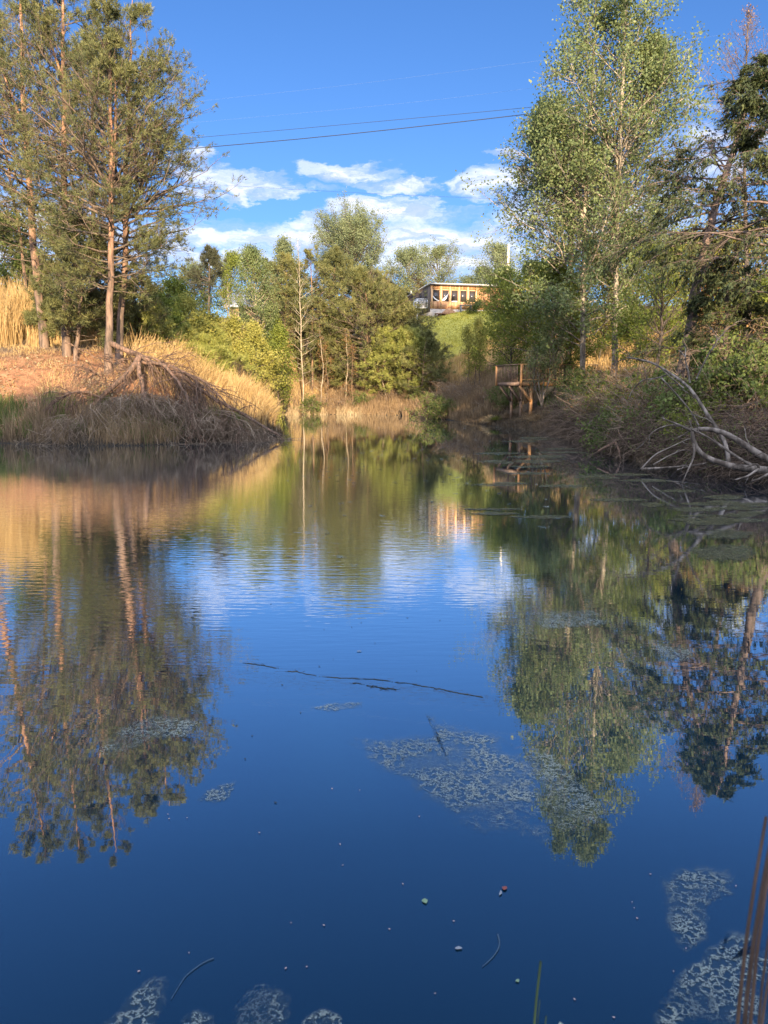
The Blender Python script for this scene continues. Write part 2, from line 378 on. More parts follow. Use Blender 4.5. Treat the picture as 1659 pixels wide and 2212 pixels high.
# ---- young pines, shrubs of the left middle
GS='shrubs and saplings on the slope behind the tall grass'
lowtree('young_pine','small dark green pine just right of the two orange trunks','tree',300,665,43,1.9,'pine_young','pine',bark='brk_far',group=GS,el0=10)
lowtree('young_pine','small dense pine under the low limbs of the curved pine','tree',215,640,41,1.9,'pine','pine',bark='brk_far',group=GS,el0=10)
lowtree('young_pine','small olive pine over the branch stub','tree',125,650,41,1.6,'pine','pine',bark='brk_far',group=GS,el0=10)
lowtree('green_sapling','round light green sapling below the gap of blue sky','sapling',385,600,56,2.6,'green',size=.16,group=GS)
lowtree('green_sapling','dark green sapling left of the round light one','sapling',335,650,50,2.4,'green',size=.16,group=GS)
lowtree('yellow_sapling','yellow green sapling in front of the hidden shed','sapling',455,668,58,2.0,'yellow',size=.15,group=GS)
lowtree('yellow_sapling','wide yellow green sapling hiding most of the shed wall','sapling',545,700,60,2.0,'yellow',size=.15,group=GS)
lowtree('yellow_sapling','small golden sapling low on the slope, left of the paired pale stems','sapling',430,690,52,2.0,'yellow',size=.15,group=GS)
lowtree('green_sapling','bright green sapling at the bend of the shore','sapling',600,705,64,2.0,'green',size=.15,group=GS)
lowtree('green_sapling','leafy green sapling between shed and brown pine','sapling',590,672,68,1.8,'green',size=.16,group=GS)
for px,yt,D,rr_,lf,lb in [(400,640,54,2.2,'yellow','yellow green sapling right below the round light one'),(505,690,56,2.0,'yellow','yellow green sapling between the golden one and the wide one'),(362,690,48,1.9,'green','light green sapling above the nearest young pine'),(520,742,50,1.6,'yellow','low yellow green sapling behind the last young pine'),(575,755,62,1.8,'yellow','yellow green sapling at the waterline left of the reeds'),(330,625,58,2.4,'yellow','tall yellow green sapling seen between the curved pine and the round one')]:
    lowtree('yellow_sapling' if lf=='yellow' else 'green_sapling',lb,'sapling',px,yt,D,rr_,lf,size=.15,group=GS,h0=.06)
yp=[(395,720,47,1.7,'leftmost of the young pines above the leaning golden grass'),(440,735,46,1.7,'young pine with pale upright shoots, middle of the green slope'),(480,760,46,1.5,'low young pine with pale shoots near the end of the grass'),
    (350,740,44,1.5,'young pine nearest to the fallen tree, behind the golden grass'),(515,770,48,1.4,'last young pine before the reedy far shore'),(460,705,52,1.8,'tallest young pine with pale shoots, below the yellow sapling'),(410,760,43.5,1.2,'lowest young pine, half sunk in golden grass')]
for px,yt,D,r,lb in yp:
    lowtree('young_pine',lb,'tree',px,yt,D,r,'pine_young','pine',bark='brk_far',group='young pines with pale shoots',el0=30,el1=65,nl=36,k4=9,size=.3,h0=.05,smin=.1)
# ---- middle trees beyond the far shore
GM='trees beyond the far shore'
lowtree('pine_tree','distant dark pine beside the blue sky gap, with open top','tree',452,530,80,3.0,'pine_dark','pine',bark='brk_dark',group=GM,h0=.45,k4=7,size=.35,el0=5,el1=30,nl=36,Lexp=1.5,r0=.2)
lowtree('birch_tree','green tree with a thin pale trunk rising before the shed roof','tree',535,535,66,2.8,'tulip',bark='brk_white',group=GM,size=.14,nl=44,h0=.45,r0=.09,el0=35,k3=5)
lowtree('bare_tree','small tree with several pale bare stems left of the shed roof','tree',490,575,67,1.8,'green',bark='brk_white',group=GM,size=.13,bare=.6,el0=55,el1=70,nl=24,h0=.3,r0=.08,lr=.03)
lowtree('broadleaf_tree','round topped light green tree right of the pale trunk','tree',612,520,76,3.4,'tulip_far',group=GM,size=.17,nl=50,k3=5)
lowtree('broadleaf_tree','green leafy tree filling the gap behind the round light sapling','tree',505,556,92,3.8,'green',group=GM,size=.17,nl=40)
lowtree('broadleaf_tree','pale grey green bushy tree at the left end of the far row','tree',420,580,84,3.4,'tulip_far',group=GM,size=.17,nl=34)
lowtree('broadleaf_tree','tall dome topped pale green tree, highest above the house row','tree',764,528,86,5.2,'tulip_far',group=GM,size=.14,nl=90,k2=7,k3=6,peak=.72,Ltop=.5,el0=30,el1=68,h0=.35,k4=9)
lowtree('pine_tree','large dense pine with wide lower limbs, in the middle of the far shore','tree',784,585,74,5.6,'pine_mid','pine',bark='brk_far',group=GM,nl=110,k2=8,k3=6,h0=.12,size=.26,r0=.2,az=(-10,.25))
lowtree('pine_tree','dense dark pine just left of the large middle pine','tree',728,540,77,3.8,'pine','pine',bark='brk_far',group=GM,nl=80,k2=7,k3=5,h0=.2,size=.3,r0=.18)
lowtree('pine_tree','thin brownish pine with bare lower trunk next to the white trunk','tree',618,545,73,2.8,'pine_mid','pine',bark='brk_far',group=GM,nl=60,h0=.4,size=.28,r0=.14,bare=.15)
lowtree('pine_tree','narrow pine with dead lower twigs right of the white trunk','tree',672,528,74,3.2,'pine_mid','pine',bark='brk_far',group=GM,nl=64,h0=.3,size=.28,r0=.13,bare=.15)
lowtree('pine_tree','bushy pine at the right end of the row below the dark gable','tree',850,625,76,3.4,'pine_mid','pine',bark='brk_far',group=GM,nl=70,k2=7,k3=5,h0=.1,size=.3)
lowtree('pine_tree','low pine stretching its limbs towards the lawn','tree',885,710,71,3.0,'pine_young','pine',bark='brk_far',group=GM,nl=50,k2=7,k3=5,h0=.1,size=.28,az=(0,.3))
lowtree('pine_tree','broad pine filling the lower row between the two dark pines','tree',705,620,75,3.6,'pine_mid','pine',bark='brk_far',group=GM,nl=70,k2=7,k3=5,h0=.08,size=.28)
lowtree('pine_tree','lowest pine at the end of the row, its limbs over the lawn edge','tree',912,715,69.5,2.6,'pine_mid','pine',bark='brk_far',group=GM,nl=44,h0=.08,size=.26,az=(0,.4))
lowtree('pine_tree','olive pine between the brown pine and the pale trunked birch','tree',578,560,76,3.0,'pine_mid','pine',bark='brk_far',group=GM,nl=60,h0=.12,size=.26)
lowtree('pine_tree','low golden green pine at the foot of the large middle pine','tree',822,710,71.5,2.8,'pine_young','pine',bark='brk_far',group=GM,nl=40,h0=.1,size=.28)
tree('bare_tree','slim white trunked tree with bare crooked side limbs at the far shore','tree',T([(655,806),(650,720),(648,650),(645,560),(643,520)],70.6),.075,'leaf','brk_white','tulip_far',group=GM,nl=40,h0=.15,Lmax=2.0,k2=5,k3=3,kt=2,size=.1,bare=.75,el0=15,el1=55,k4=3,lr=.022,flat=.1,rtop=.3)
for i,(px,yt,lb) in enumerate([(603,720,'thin bare stem left of the brown pine'),(688,690,'thin bare stem between two dark pines'),(705,730,'short bare stem at the waterline below the dark pine'),(560,735,'thin yellowish bare stem leaning in the brush'),(528,745,'bare stem above the bright young pines'),(742,700,'thin bare stem before the large middle pine'),(760,735,'short bare stem before the large middle pine trunk'),(838,740,'bare stem in the brush right of the large pine'),(870,750,'short pale bare stem beside the low pine')]):
    lowtree('bare_sapling',lb,'sapling',px,yt,70.5+i%3*.5,.9,'rust',bark='brk_white' if i%2 else 'brk_far',group='bare stems at the far shore',bare=.8,nl=18,k2=4,k3=3,size=.1,el0=30,el1=60,lr=.02,r0=.05)
GH='trees behind the house'
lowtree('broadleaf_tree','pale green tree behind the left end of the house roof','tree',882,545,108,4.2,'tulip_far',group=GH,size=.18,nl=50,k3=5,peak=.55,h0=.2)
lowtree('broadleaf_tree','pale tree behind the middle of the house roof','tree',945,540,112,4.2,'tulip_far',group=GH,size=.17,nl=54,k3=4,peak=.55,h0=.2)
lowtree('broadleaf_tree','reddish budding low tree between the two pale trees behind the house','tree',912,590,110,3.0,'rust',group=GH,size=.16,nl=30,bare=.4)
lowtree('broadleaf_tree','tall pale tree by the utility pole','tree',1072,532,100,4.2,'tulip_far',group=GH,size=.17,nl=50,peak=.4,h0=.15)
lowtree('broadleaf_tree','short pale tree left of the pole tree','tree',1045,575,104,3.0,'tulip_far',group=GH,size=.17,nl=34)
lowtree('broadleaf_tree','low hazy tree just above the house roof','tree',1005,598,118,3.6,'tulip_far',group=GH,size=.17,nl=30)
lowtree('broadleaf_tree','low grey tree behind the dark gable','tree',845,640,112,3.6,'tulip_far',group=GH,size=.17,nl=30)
lowtree('green_sapling','bright green sapling in front of the right part of the house','sapling',1090,585,74,3.2,'green',size=.16,nl=40,group=GH)
lowtree('green_sapling','small dark bush tree against the house front','sapling',1022,655,82,1.1,'shade',size=.12,nl=24,group=GH)

# ---- right bank: tulip trees, pine behind, hemlocks
GR='trees on the steep right bank'
tree('tulip_tree','tall pale trunked spring tree behind the deck, left stem of the pair','tree',T([(1258,815),(1262,700),(1258,600),(1265,450),(1265,350),(1275,240),(1283,100),(1290,-50),(1290,-150)],42),.165,'leaf','brk_pale','tulip',group=GR,nl=115,h0=.10,Lmax=5.2,k2=7,k3=5,kt=2,k4=6,size=.145,el0=18,el1=62,curve=.1,flat=.2,peak=.2,lr=.014,sizeup=.2,az=(180,.3),forks=[(.45,-2.2,.3,5,.5)],Lexp=1.1)
tree('tulip_tree','taller pale trunked spring tree, right stem of the pair','tree',T([(1326,812),(1330,600),(1332,430),(1340,300),(1348,150),(1352,0),(1352,-190)],41),.175,'leaf','brk_pale','tulip',group=GR,nl=115,h0=.2,Lmax=4.6,k2=7,k3=5,kt=2,k4=6,size=.145,el0=25,el1=62,curve=.1,flat=.2,peak=.35,lr=.014,sizeup=.2,az=(5,.2),forks=[(.5,1.6,.3,6,.6)],Lexp=1.1)
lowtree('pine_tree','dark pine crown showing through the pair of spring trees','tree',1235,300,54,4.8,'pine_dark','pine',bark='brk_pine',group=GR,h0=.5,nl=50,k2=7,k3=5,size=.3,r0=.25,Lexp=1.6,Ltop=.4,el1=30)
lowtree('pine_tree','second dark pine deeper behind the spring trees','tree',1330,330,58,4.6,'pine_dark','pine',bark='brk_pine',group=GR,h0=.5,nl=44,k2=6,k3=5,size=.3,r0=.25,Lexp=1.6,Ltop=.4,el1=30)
tree('hemlock_tree','leaning hemlock with a thick scaly trunk and dark drooping sprays','tree',T([(1452,862),(1475,780),(1492,700),(1512,560),(1543,440),(1585,320),(1625,190),(1640,120)],26,27),.235,'hem','brk_hem','hemlock',group=GR,nl=54,h0=.42,Lmax=3.6,k2=9,k3=5,kt=2,k4=5,size=.26,el0=10,el1=30,curve=-.28,flat=.75,spread=.75,upb=-.05,lr=.016,Lexp=1.3,rtop=.25)
tree('hemlock_tree','dark hemlock at the frame edge, lit on its upper side','tree',T([(1690,900),(1680,700),(1670,450),(1665,200),(1660,150)],23,24),.2,'hem','brk_hem','hemlock',group=GR,nl=54,h0=.25,Lmax=3.3,k2=9,k3=5,kt=2,k4=5,size=.26,el0=10,el1=25,curve=-.28,flat=.75,spread=.75,upb=-.05,lr=.016,Lexp=1.4)
tree('hemlock_tree','low shaded hemlock filling the hollow right of the leaning trunk','tree',T([(1565,880),(1566,760),(1570,620),(1572,560)],25,25),.12,'hem','brk_hem','hemlock',group=GR,nl=44,h0=.1,Lmax=2.4,k2=8,k3=5,kt=2,k4=5,size=.24,el0=5,el1=30,curve=-.2,flat=.75,spread=.75,upb=-.05,lr=.016,Lexp=1.4)
tree('bare_tree','fine twigged budding tree rising above the hemlock at the frame edge','tree',T([(1612,860),(1610,500),(1606,250),(1612,120),(1618,20)],33),.12,'leaf','brk_dark','rust',group=GR,nl=50,h0=.5,Lmax=2.2,k2=6,k3=4,kt=1,k4=2,size=.07,bare=.5,el0=40,el1=65,curve=.1,flat=.1,lr=.013)
def understory(label,px,yt,D,r,leaf,**k): return lowtree('understory_tree',label,'tree',px,yt,D,r,leaf,group='understory of the right bank',**k)  # leaf colours brightened here to stand in for sunlight
understory('light green leafy tree arching over the wooden deck',1155,575,47.8,3.0,'green',size=.13,nl=46,k3=5,h0=.3,bark='brk_pale')
understory('bright green tree between deck and house',1105,640,52,2.6,'green',size=.13,nl=40,h0=.2)
understory('small green tree touching the left side of the left pale trunk',1205,570,44.5,2.8,'green',size=.13,nl=40,h0=.25,bark='brk_pale')
understory('golden lit tree between the pair of pale trunks, low down',1295,560,50,2.8,'yellow',size=.14,nl=40,h0=.2)
understory('olive tree right of the taller pale trunk',1380,500,47,3.2,'green',size=.14,nl=46,h0=.25)
understory('thin twiggy tree before the leaning hemlock trunk',1420,540,34,2.4,'green',size=.1,nl=44,bare=.35,h0=.25,bark='brk_dark',r0=.09)
understory('golden tree behind the leaning hemlock',1480,520,52,3.4,'yellow',size=.15,nl=46,h0=.2)
understory('yellow leafed tree deep behind the frame-edge hemlock',1600,510,50,3.6,'yellow',size=.15,nl=46,h0=.2)
understory('rusty leafed tree right of the leaning hemlock trunk',1560,600,44,2.6,'rust',size=.12,nl=36,h0=.15,bare=.3)
understory('sunlit yellow green shrub tree at the frame edge, mid height',1640,640,38,2.4,'green',size=.13,nl=40,h0=.1)
understory('shaded green shrub tree below the golden tree',1400,650,38,2.2,'green',size=.12,nl=40,h0=.1)
understory('slim dark sapling with drooping limbs, behind the deck',1235,640,45,2.0,'green',size=.12,nl=34,h0=.1)
understory('dark thin trunk tree between deck and left pale trunk',1222,600,46,1.8,'green',size=.12,nl=24,h0=.5,bark='brk_dark')
tree('multistem_tree','pale many stemmed small tree growing at the front of the deck','tree',T([(1168,872),(1175,850),(1188,815),(1190,760),(1186,700)],43.2),.06,'leaf','brk_pale','tulip',group='understory of the right bank',nl=34,h0=.3,Lmax=1.6,k2=6,k3=4,kt=2,k4=3,size=.1,bare=.3,el0=40,el1=60,flat=.1,lr=.018,forks=[(.08,-.65,.1,2.4,.9),(.08,-.35,0,2.9,.8),(.1,.1,.2,2.2,.8)])
for px,yt,lb in [(1012,700,'slender sapling on the lawn slope, left one of three'),(1026,680,'slender sapling on the lawn slope, middle one of three'),(1040,705,'slender sapling on the lawn slope, right one of three')]:
    lowtree('lawn_sapling',lb,'sapling',px,yt,62,1.0,'yellow',bark='brk_dark',group='slender saplings on the lawn slope',nl=22,k2=5,k3=3,size=.12,el0=50,el1=70,bare=.4,r0=.035,h0=.25)

# ---- shrubs along the right bank and far shore (copies of a few shrubs)
def shrub_mesh(name,r,h,leaf,tw='twig',nst=26,nleaf=1500,size=.09,kind='leaf'):
    root=bpy.data.objects.new(name,None); C.objects.link(root)
    a=rng.uniform(0,2*pi,nst); e=rng.uniform(.5,1.45,nst); L=rng.uniform(.6,1.1,nst)*h
    d=np.stack([np.cos(a)*np.cos(e)*r/h*1.3,np.sin(a)*np.cos(e)*r/h*1.3,np.sin(e)],1)
    st=np.zeros((nst,3)); st[:,:2]=rng.normal(0,r*.2,(nst,2)); st[:,2]=-.1
    P=branch_level(st,d,L,6,np.full(nst,-.12),.05); b=MB(); b.tubes(P,np.linspace(.016,.005,6)[None]*np.ones((nst,1)),4)
    p,d2,l2=childs(P,L,6,.25,1,.8,.45,.05); P2=branch_level(p,d2,l2,4,np.full(len(p),0),.06); b.tubes(P2,np.full((len(p),4),.006),3)
    p,d3,l3=childs(P2,l2,3,.25,1,.8,.5,.0); P3=branch_level(p,d3,l3,3,np.full(len(p),-.1),.06); b.tubes(P3,np.full((len(p),3),.004),3)
    b.build('stems',M[tw],root,True)
    if nleaf:
        i=rng.integers(0,len(P3),nleaf); c,t=along(P3[i],rng.random(nleaf)); c=c+rng.normal(0,size*.7,c.shape)
        V,Fq=leaves(c,size,.4); mk('foliage',V,[Fq],M[leaf],root,False,rng.random(nleaf))
    return root
def place(o,px,D,scale,label,group,cat='shrub',first=[],dx=0,py=None):
    x=pos(px,850,D)[0]+dx
    c=o if not o.get('used') else copy_tree(o)
    if not o.get('used'): o['used']=1
    c.location=(x,D,float(hz(x,D))-.03); c.rotation_euler=(0,0,rng.uniform(0,6.28)); c.scale=(scale,)*3
    tag(c,label,cat,group); return c
S1=shrub_mesh('green_shrub',1.0,1.5,'shade',nleaf=3000,size=.1)
S2=shrub_mesh('twiggy_shrub',1.1,1.5,'rust',nleaf=500,size=.06,nst=40)
S3=shrub_mesh('bright_shrub',1.0,1.3,'green',nleaf=2600,size=.09)
S4=shrub_mesh('bare_brush',1.4,1.3,'shade',tw='twigd',nleaf=900,size=.06,nst=50)
GB='undergrowth along the banks'
for px,D,s,lb in [(940,59.5,1.25,'dark green mound of shrub at the waterline below the lawn slope'),(965,57.5,1.0,'dark green shrub leaning over the water, nearer than the big mound'),(905,69,1.0,'shaded green shrub left of the waterline mound'),(780,70.8,1.0,'green shrub under the large middle pine'),(670,70.5,1.1,'green shrub below the white trunk'),
                  (1100,48.5,.8,'dark shrub under the left side of the deck'),(1085,51,1.0,'dark shrub behind the deck braces'),(1245,41.5,1.0,'shrub at the foot of the left pale trunk'),(1600,23,1.2,'green shrub in the hollow under the low hemlock'),(1560,22.5,1.0,'green shrub behind the bleached fallen limb'),(1640,21.5,1.1,'green shrub above the bleached limb at the frame edge'),(1290,38.5,1.0,'green shrub between the feet of the two pale trunks')]:
    place(S1,px,D,s,lb,GB)
for px,D,s,lb in [(1000,60.5,1.3,'grey twiggy shrub on the slope below the lawn'),(1030,58,1.2,'grey twiggy shrub left of the deck'),(975,64,1.3,'grey twiggy shrub just under the lawn edge'),(1050,54,1.0,'twiggy shrub nearest the left brace of the deck'),(1320,33,1.2,'twiggy brown shrub by the brown log'),(1380,29,1.2,'twiggy brown shrub behind the forked dead limb'),(1440,25,1.1,'twiggy shrub at the foot of the leaning hemlock'),(1350,36,1.3,'twiggy shrub above the brown log'),(1500,23.5,1.2,'twiggy shrub over the bleached limb bend'),(1640,24.5,1.5,'rusty twiggy shrub at the frame edge'),(850,70.5,1.2,'rusty twiggy shrub between the pines and the waterline'),(740,70.7,1.1,'rusty twiggy shrub below the dark pine'),(700,71,1.2,'rusty twiggy shrub right of the white trunk')]:
    place(S2,px,D,s,lb,GB)
for k_,(px,D,s,lb) in enumerate([(1330,26,1.0,'shaded shrub at the water below the brown log'),(1375,27,1.1,'shaded shrub right of the brown log top'),(1420,24,1.0,'shaded shrub above the flat bleached branch'),(1465,23,1.1,'shaded shrub behind the dead prop branch'),(1510,21.5,.9,'shaded shrub between dead prop and bleached fork'),(1300,32,1.1,'large shaded shrub on the open bank'),(1265,38.5,.9,'shaded shrub before the left pale trunk'),(1345,31,1.2,'large shaded shrub before the right pale trunk'),(1400,33,1.2,'shaded shrub high on the bank behind the forked limb'),(1530,28,1.3,'big shaded shrub in front of the low hemlock'),(1620,27,1.4,'big shaded shrub at the frame edge above the bank')]):
    place((S1,S3,S2)[k_%3],px,D,s,lb,GB)
for px,D,s,lb in [(1280,35.5,.8,'sunlit bright green shrub low on the bank right of the deck'),(1255,37,.7,'small bright green shrub near the water, right of the deck'),(1410,31,.8,'bright green shrub in the shade right of the taller pale trunk'),(560,68,1.1,'bright green shrub at the left end of the reeds'),(1080,62,1.2,'yellow lit shrub at the right edge of the lawn'),(1110,58,1.2,'bright shrub behind the left deck rail'),(1555,31,1.0,'bright shrub behind the low hemlock')]:
    place(S3,px,D,s,lb,GB)
for i,(px,D,s) in enumerate([(1250,36.8,.9),(1300,31.5,.9),(1345,27.5,.9),(1385,24.5,.85),(1430,22.3,.85),(1480,21,.8),(1530,20,.8),(1590,19.2,.8),(1640,19,.9),(1290,34,1.0),(1220,40,.9),(1330,30,1.2),(1420,27,1.2)]):
    place(S4,px,D,s,['bare brush at the waterline right of the deck','bare brush hanging over the water under the brown log','bare brush under the forked dead limb','bare brush behind the dead limb tip','bare brush behind the first dead prop','bare brush under the leaning dead branch','bare brush behind the bleached limb fork','bare brush behind the thick bleached limb','bare brush at the frame edge by the bleached limb','bare brush just up the bank from the deck shore','bare brush nearest to the deck posts','large bare brush above the brown log','large bare brush before the leaning hemlock foot'][i],GB,'brush')

# ------------------------------------------------------------------ grass and reeds
def blades(x,y,h,w,lean=.25,dirx=0,droop=.25,segs=3,name='grass',mat='dry',label='',cat='grass',zoff=0,head=0):
    m=len(x); z=hz(x,y)+zoff; h=h*(.45+.55*vnoise(x,y,.9,17)+.4*vnoise(x,y,.33,19)**2)*(.75+.5*vnoise(x,y,3.0,21))
    a=rng.uniform(0,2*pi,m); ld=np.stack([np.cos(a)*lean*rng.random(m)+dirx,np.sin(a)*lean*rng.random(m)],1)
    s=np.linspace(0,1,segs+1)
    hh=h[:,None]; P=np.zeros((m,segs+1,3))
    P[:,:,0]=x[:,None]+ld[:,:1]*hh*s**2; P[:,:,1]=y[:,None]+ld[:,1:]*hh*s**2; P[:,:,2]=z[:,None]-.05+hh*s*(1-droop*s*s*np.linalg.norm(ld,axis=1)[:,None]*2)
    b=rng.uniform(-.9,.9,m); wv=np.stack([np.cos(b),np.sin(b),np.zeros(m)],1)[:,None,:]*w
    tp=np.maximum(1-s**2,.12)[None,:,None]
    if head: tp=tp+ (np.exp(-((s-.88)/.09)**2)*head)[None,:,None]
    A=P-wv*tp*.5; B=P+wv*tp*.5
    V=np.stack([A,B],2).reshape(-1,3)
    i=np.arange(m)[:,None]*(segs+1)*2; j=np.arange(segs)[None,:]*2
    Fq=np.stack([i+j,i+j+1,i+j+3,i+j+2],-1).reshape(-1,4)
    o=mk(name,V,[Fq],M[mat],None,False,np.repeat(rng.random(m),segs))
    return tag(o,label,cat,None,'stuff')
def scatter(poly,n,clump=1.2,thr=.35,seed=3):
    poly=np.array(poly,float); lo=poly.min(0); hi=poly.max(0); X=[];
    tot=0
    while tot<n:
        p=rng.uniform(lo,hi,(n*2,2)); ins=np.zeros(len(p),bool); k=len(poly)
        for i in range(k):
            ax,ay=poly[i]; bx,by=poly[(i+1)%k]
            c=(ay>p[:,1])!=(by>p[:,1])
            ins^=c&(p[:,0]<ax+(p[:,1]-ay)*(bx-ax)/((by-ay) or 1e-9))
        p=p[ins]; p=p[(pond_sd(p[:,0],p[:,1])>.02)]
        v=vnoise(p[:,0],p[:,1],clump,seed); p=p[rng.random(len(p))<np.clip((v-thr)*4,0.03,1)]
        X.append(p); tot+=len(p)
    X=np.concatenate(X)[:n]; return X[:,0],X[:,1]
def xy(px,D): return (pos(px,800,D)[0],D)
x,y=scatter([xy(-60,40),xy(88,40.5),xy(100,46),xy(-60,50)],9000,.9,.25); blades(x,y,rng.uniform(1.5,3.3,len(x)),.028,.3,name='tall_grass',label='tall upright golden dry grass left of the orange pine trunks',droop=.1,head=1.2)
x,y=scatter([xy(88,40),xy(300,40),xy(360,48),xy(88,48)],6000,1.0,.3); blades(x,y,rng.uniform(.7,1.6,len(x)),.03,.3,name='tall_grass',mat='dry',label='dry golden grass around the feet of the tall pines',head=.8)
x,y=scatter([(-11.5,35),(-5.6,36.5),(-5.9,42),(-8.2,51),(-10.5,49),(-12.5,40)],5000,1.1,.4,31); blades(x,y,rng.uniform(.5,1.2,len(x)),.03,.7,dirx=.1,name='brush_grass',mat='drydull',label='dull tangled grass under the golden feathery grass')
x,y=scatter([(-11.5,35),(-5.6,36.5),(-5.9,42),(-8.2,51),(-10.5,49),(-12.5,40)],10500,.7,.4); blades(x,y,rng.uniform(.9,2.1,len(x)),.032,.5,dirx=.25,name='tall_grass',label='golden feathery grass leaning towards the pond behind the fallen tree',droop=.3,head=1.4)
x,y=scatter([(-30,33),(-17,32),(-8,31),(-6,36),(-12,41),(-30,40)],7000,.8,.42); blades(x,y,rng.uniform(.1,.5,len(x)),.024,.9,name='short_grass',mat='dry',label='thin short grass over the red clay bank')
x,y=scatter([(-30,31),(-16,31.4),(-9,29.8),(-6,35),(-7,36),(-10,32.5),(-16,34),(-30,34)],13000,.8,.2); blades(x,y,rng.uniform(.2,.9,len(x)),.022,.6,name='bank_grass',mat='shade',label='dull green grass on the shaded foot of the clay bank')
x,y=scatter([xy(590,70),xy(890,69),xy(930,70.5),xy(900,76),xy(580,77)],16000,1.3,.25); blades(x,y,rng.uniform(.5,1.5,len(x)),.045,.35,name='brush_grass',mat='drydull',label='tawny dry grass and brush between the far pines and the water')
x,y=scatter([xy(560,66),xy(700,70.5),xy(700,74),xy(560,76),xy(430,58),xy(470,50)],12000,1.3,.3); blades(x,y,rng.uniform(.6,1.6,len(x)),.05,.35,name='tall_grass',mat='dry',label='golden grass on the slope left of the white trunk')
def shore_pts(a,b,n,w):
    t=rng.random(n)
    p=np.array(a)[None]*(1-t[:,None])+np.array(b)[None]*t[:,None]; return p[:,0],p[:,1]+rng.uniform(-w,w,n)
xs=rng.uniform(xy(596,70)[0],xy(782,70)[0],1500); sdv=rng.uniform(-.9,.5,1500); ys=np.full(1500,71.5)
for _ in range(14): ys=ys-np.clip(pond_sd(xs,ys)-sdv*0,-2,2)*.7
ys=ys+sdv*.6; k=(vnoise(xs,ys*0,.5,9)+.5*vnoise(xs,ys,.2,10))>.55
blades(xs[k],ys[k],rng.uniform(.3,1.25,k.sum()),.05,.35,name='cattail_reeds',mat='reed',label='pale cattail reeds standing in the water at the far shore',cat='reeds')
xs=rng.uniform(xy(870,66)[0],xy(905,66)[0],300); ys=66.2+rng.uniform(-.4,.4,300)
blades(xs,ys,rng.uniform(.5,1.6,300),.06,.2,name='cattail_reeds',mat='drydull',label='small stand of dull reeds left of the dark green mound',cat='reeds')
x,y=scatter([(2.5,62),(6.6,50.5),(9,47),(13,56),(10,66),(5,72),(2,70)],16000,1.3,.25); blades(x,y,rng.uniform(.4,1.4,len(x)),.045,.45,name='slope_grass',mat='drydull',label='grey brown dead grass on the slope below the lawn')
x,y=scatter([(4.5,66),(9,62),(16,66),(18,75),(2,74)],12000,1.5,.2); blades(x,y,rng.uniform(.4,1.1,len(x)),.05,.4,name='field_grass',mat='dry',label='golden tall grass at the lower edge of the lawn')
x,y=scatter([(3,73),(20,72),(24,84.5),(3,84.5)],26000,2.0,.0); blades(x,y,rng.uniform(.08,.24,len(x)),.06,.6,name='lawn',mat='lawng',label='sunlit green lawn in front of the wooden house',segs=2)
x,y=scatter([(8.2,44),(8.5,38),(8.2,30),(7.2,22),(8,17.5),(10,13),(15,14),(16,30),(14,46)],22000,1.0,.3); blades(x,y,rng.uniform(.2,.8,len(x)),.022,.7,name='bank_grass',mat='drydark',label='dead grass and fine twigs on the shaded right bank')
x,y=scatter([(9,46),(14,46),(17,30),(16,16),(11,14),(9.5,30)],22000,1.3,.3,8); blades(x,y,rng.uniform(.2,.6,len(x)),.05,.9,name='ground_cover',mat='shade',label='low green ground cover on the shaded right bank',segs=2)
x,y=scatter([(12,48),(19,40),(26,44),(26,62),(14,62)],9000,1.3,.2); blades(x,y,rng.uniform(.6,1.6,len(x)),.05,.35,name='field_grass',mat='dry',label='golden sunlit grass glimpsed between the right bank trees')
x,y=scatter([(-30,33),(-17,32),(-12,32),(-9,36),(-12,41),(-30,40)],8000,1.5,.35,41); blades(x,y,rng.uniform(.1,.45,len(x)),.022,.9,name='bank_weeds',mat='drydull',label='dull dead weeds between the leaf litter of the clay bank')
def shore_band(y0,y1,side,n_,dmax):
    y=rng.uniform(y0,y1,n_*6); x=rng.uniform(*side,n_*6); d=pond_sd(x,y); k=(d>-.12)&(d<dmax); return x[k][:n_],y[k][:n_]
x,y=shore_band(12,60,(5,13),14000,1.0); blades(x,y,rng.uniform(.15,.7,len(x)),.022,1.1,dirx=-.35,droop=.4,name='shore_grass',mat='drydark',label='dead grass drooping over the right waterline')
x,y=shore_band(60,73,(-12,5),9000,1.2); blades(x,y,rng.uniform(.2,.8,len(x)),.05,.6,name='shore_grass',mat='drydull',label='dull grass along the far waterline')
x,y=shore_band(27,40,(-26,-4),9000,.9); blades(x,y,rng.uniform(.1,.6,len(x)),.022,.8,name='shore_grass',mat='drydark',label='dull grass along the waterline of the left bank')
x,y=scatter([(-16,30.5),(-13,29.7),(-9,29.6),(-6.8,31.5),(-5.4,36),(-7,34),(-10,31.6),(-15,32.5)],3200,.6,.35,51); blades(x,y,rng.uniform(.4,1.6,len(x)),.022,.5,name='shore_reeds',mat='drydull',label='dry reed stems standing among the twigs of the fallen tree')
# leaf litter
x,y=scatter([(-22,32.5),(-9,31.5),(-7,36),(-12,40),(-22,38)],3200,1.0,.3,4); V,Fq=leaves(np.stack([x,y,hz(x,y)+.03],1),.16,3.0); tag(mk('leaf_litter',V,[Fq],M['reed'],None,False,rng.random(len(x))),'pale dead leaves scattered over the red clay bank','leaf litter',None,'stuff')
x,y=scatter([(8,46),(7,21),(9,15),(16,16),(17,44)],6000,1.3,.2,4); V,Fq=leaves(np.stack([x,y,hz(x,y)+.03],1),.12,3.0); tag(mk('leaf_litter',V,[Fq],M['rust'],None,False,rng.random(len(x))),'brown dead leaves on the floor of the right bank','leaf litter',None,'stuff')
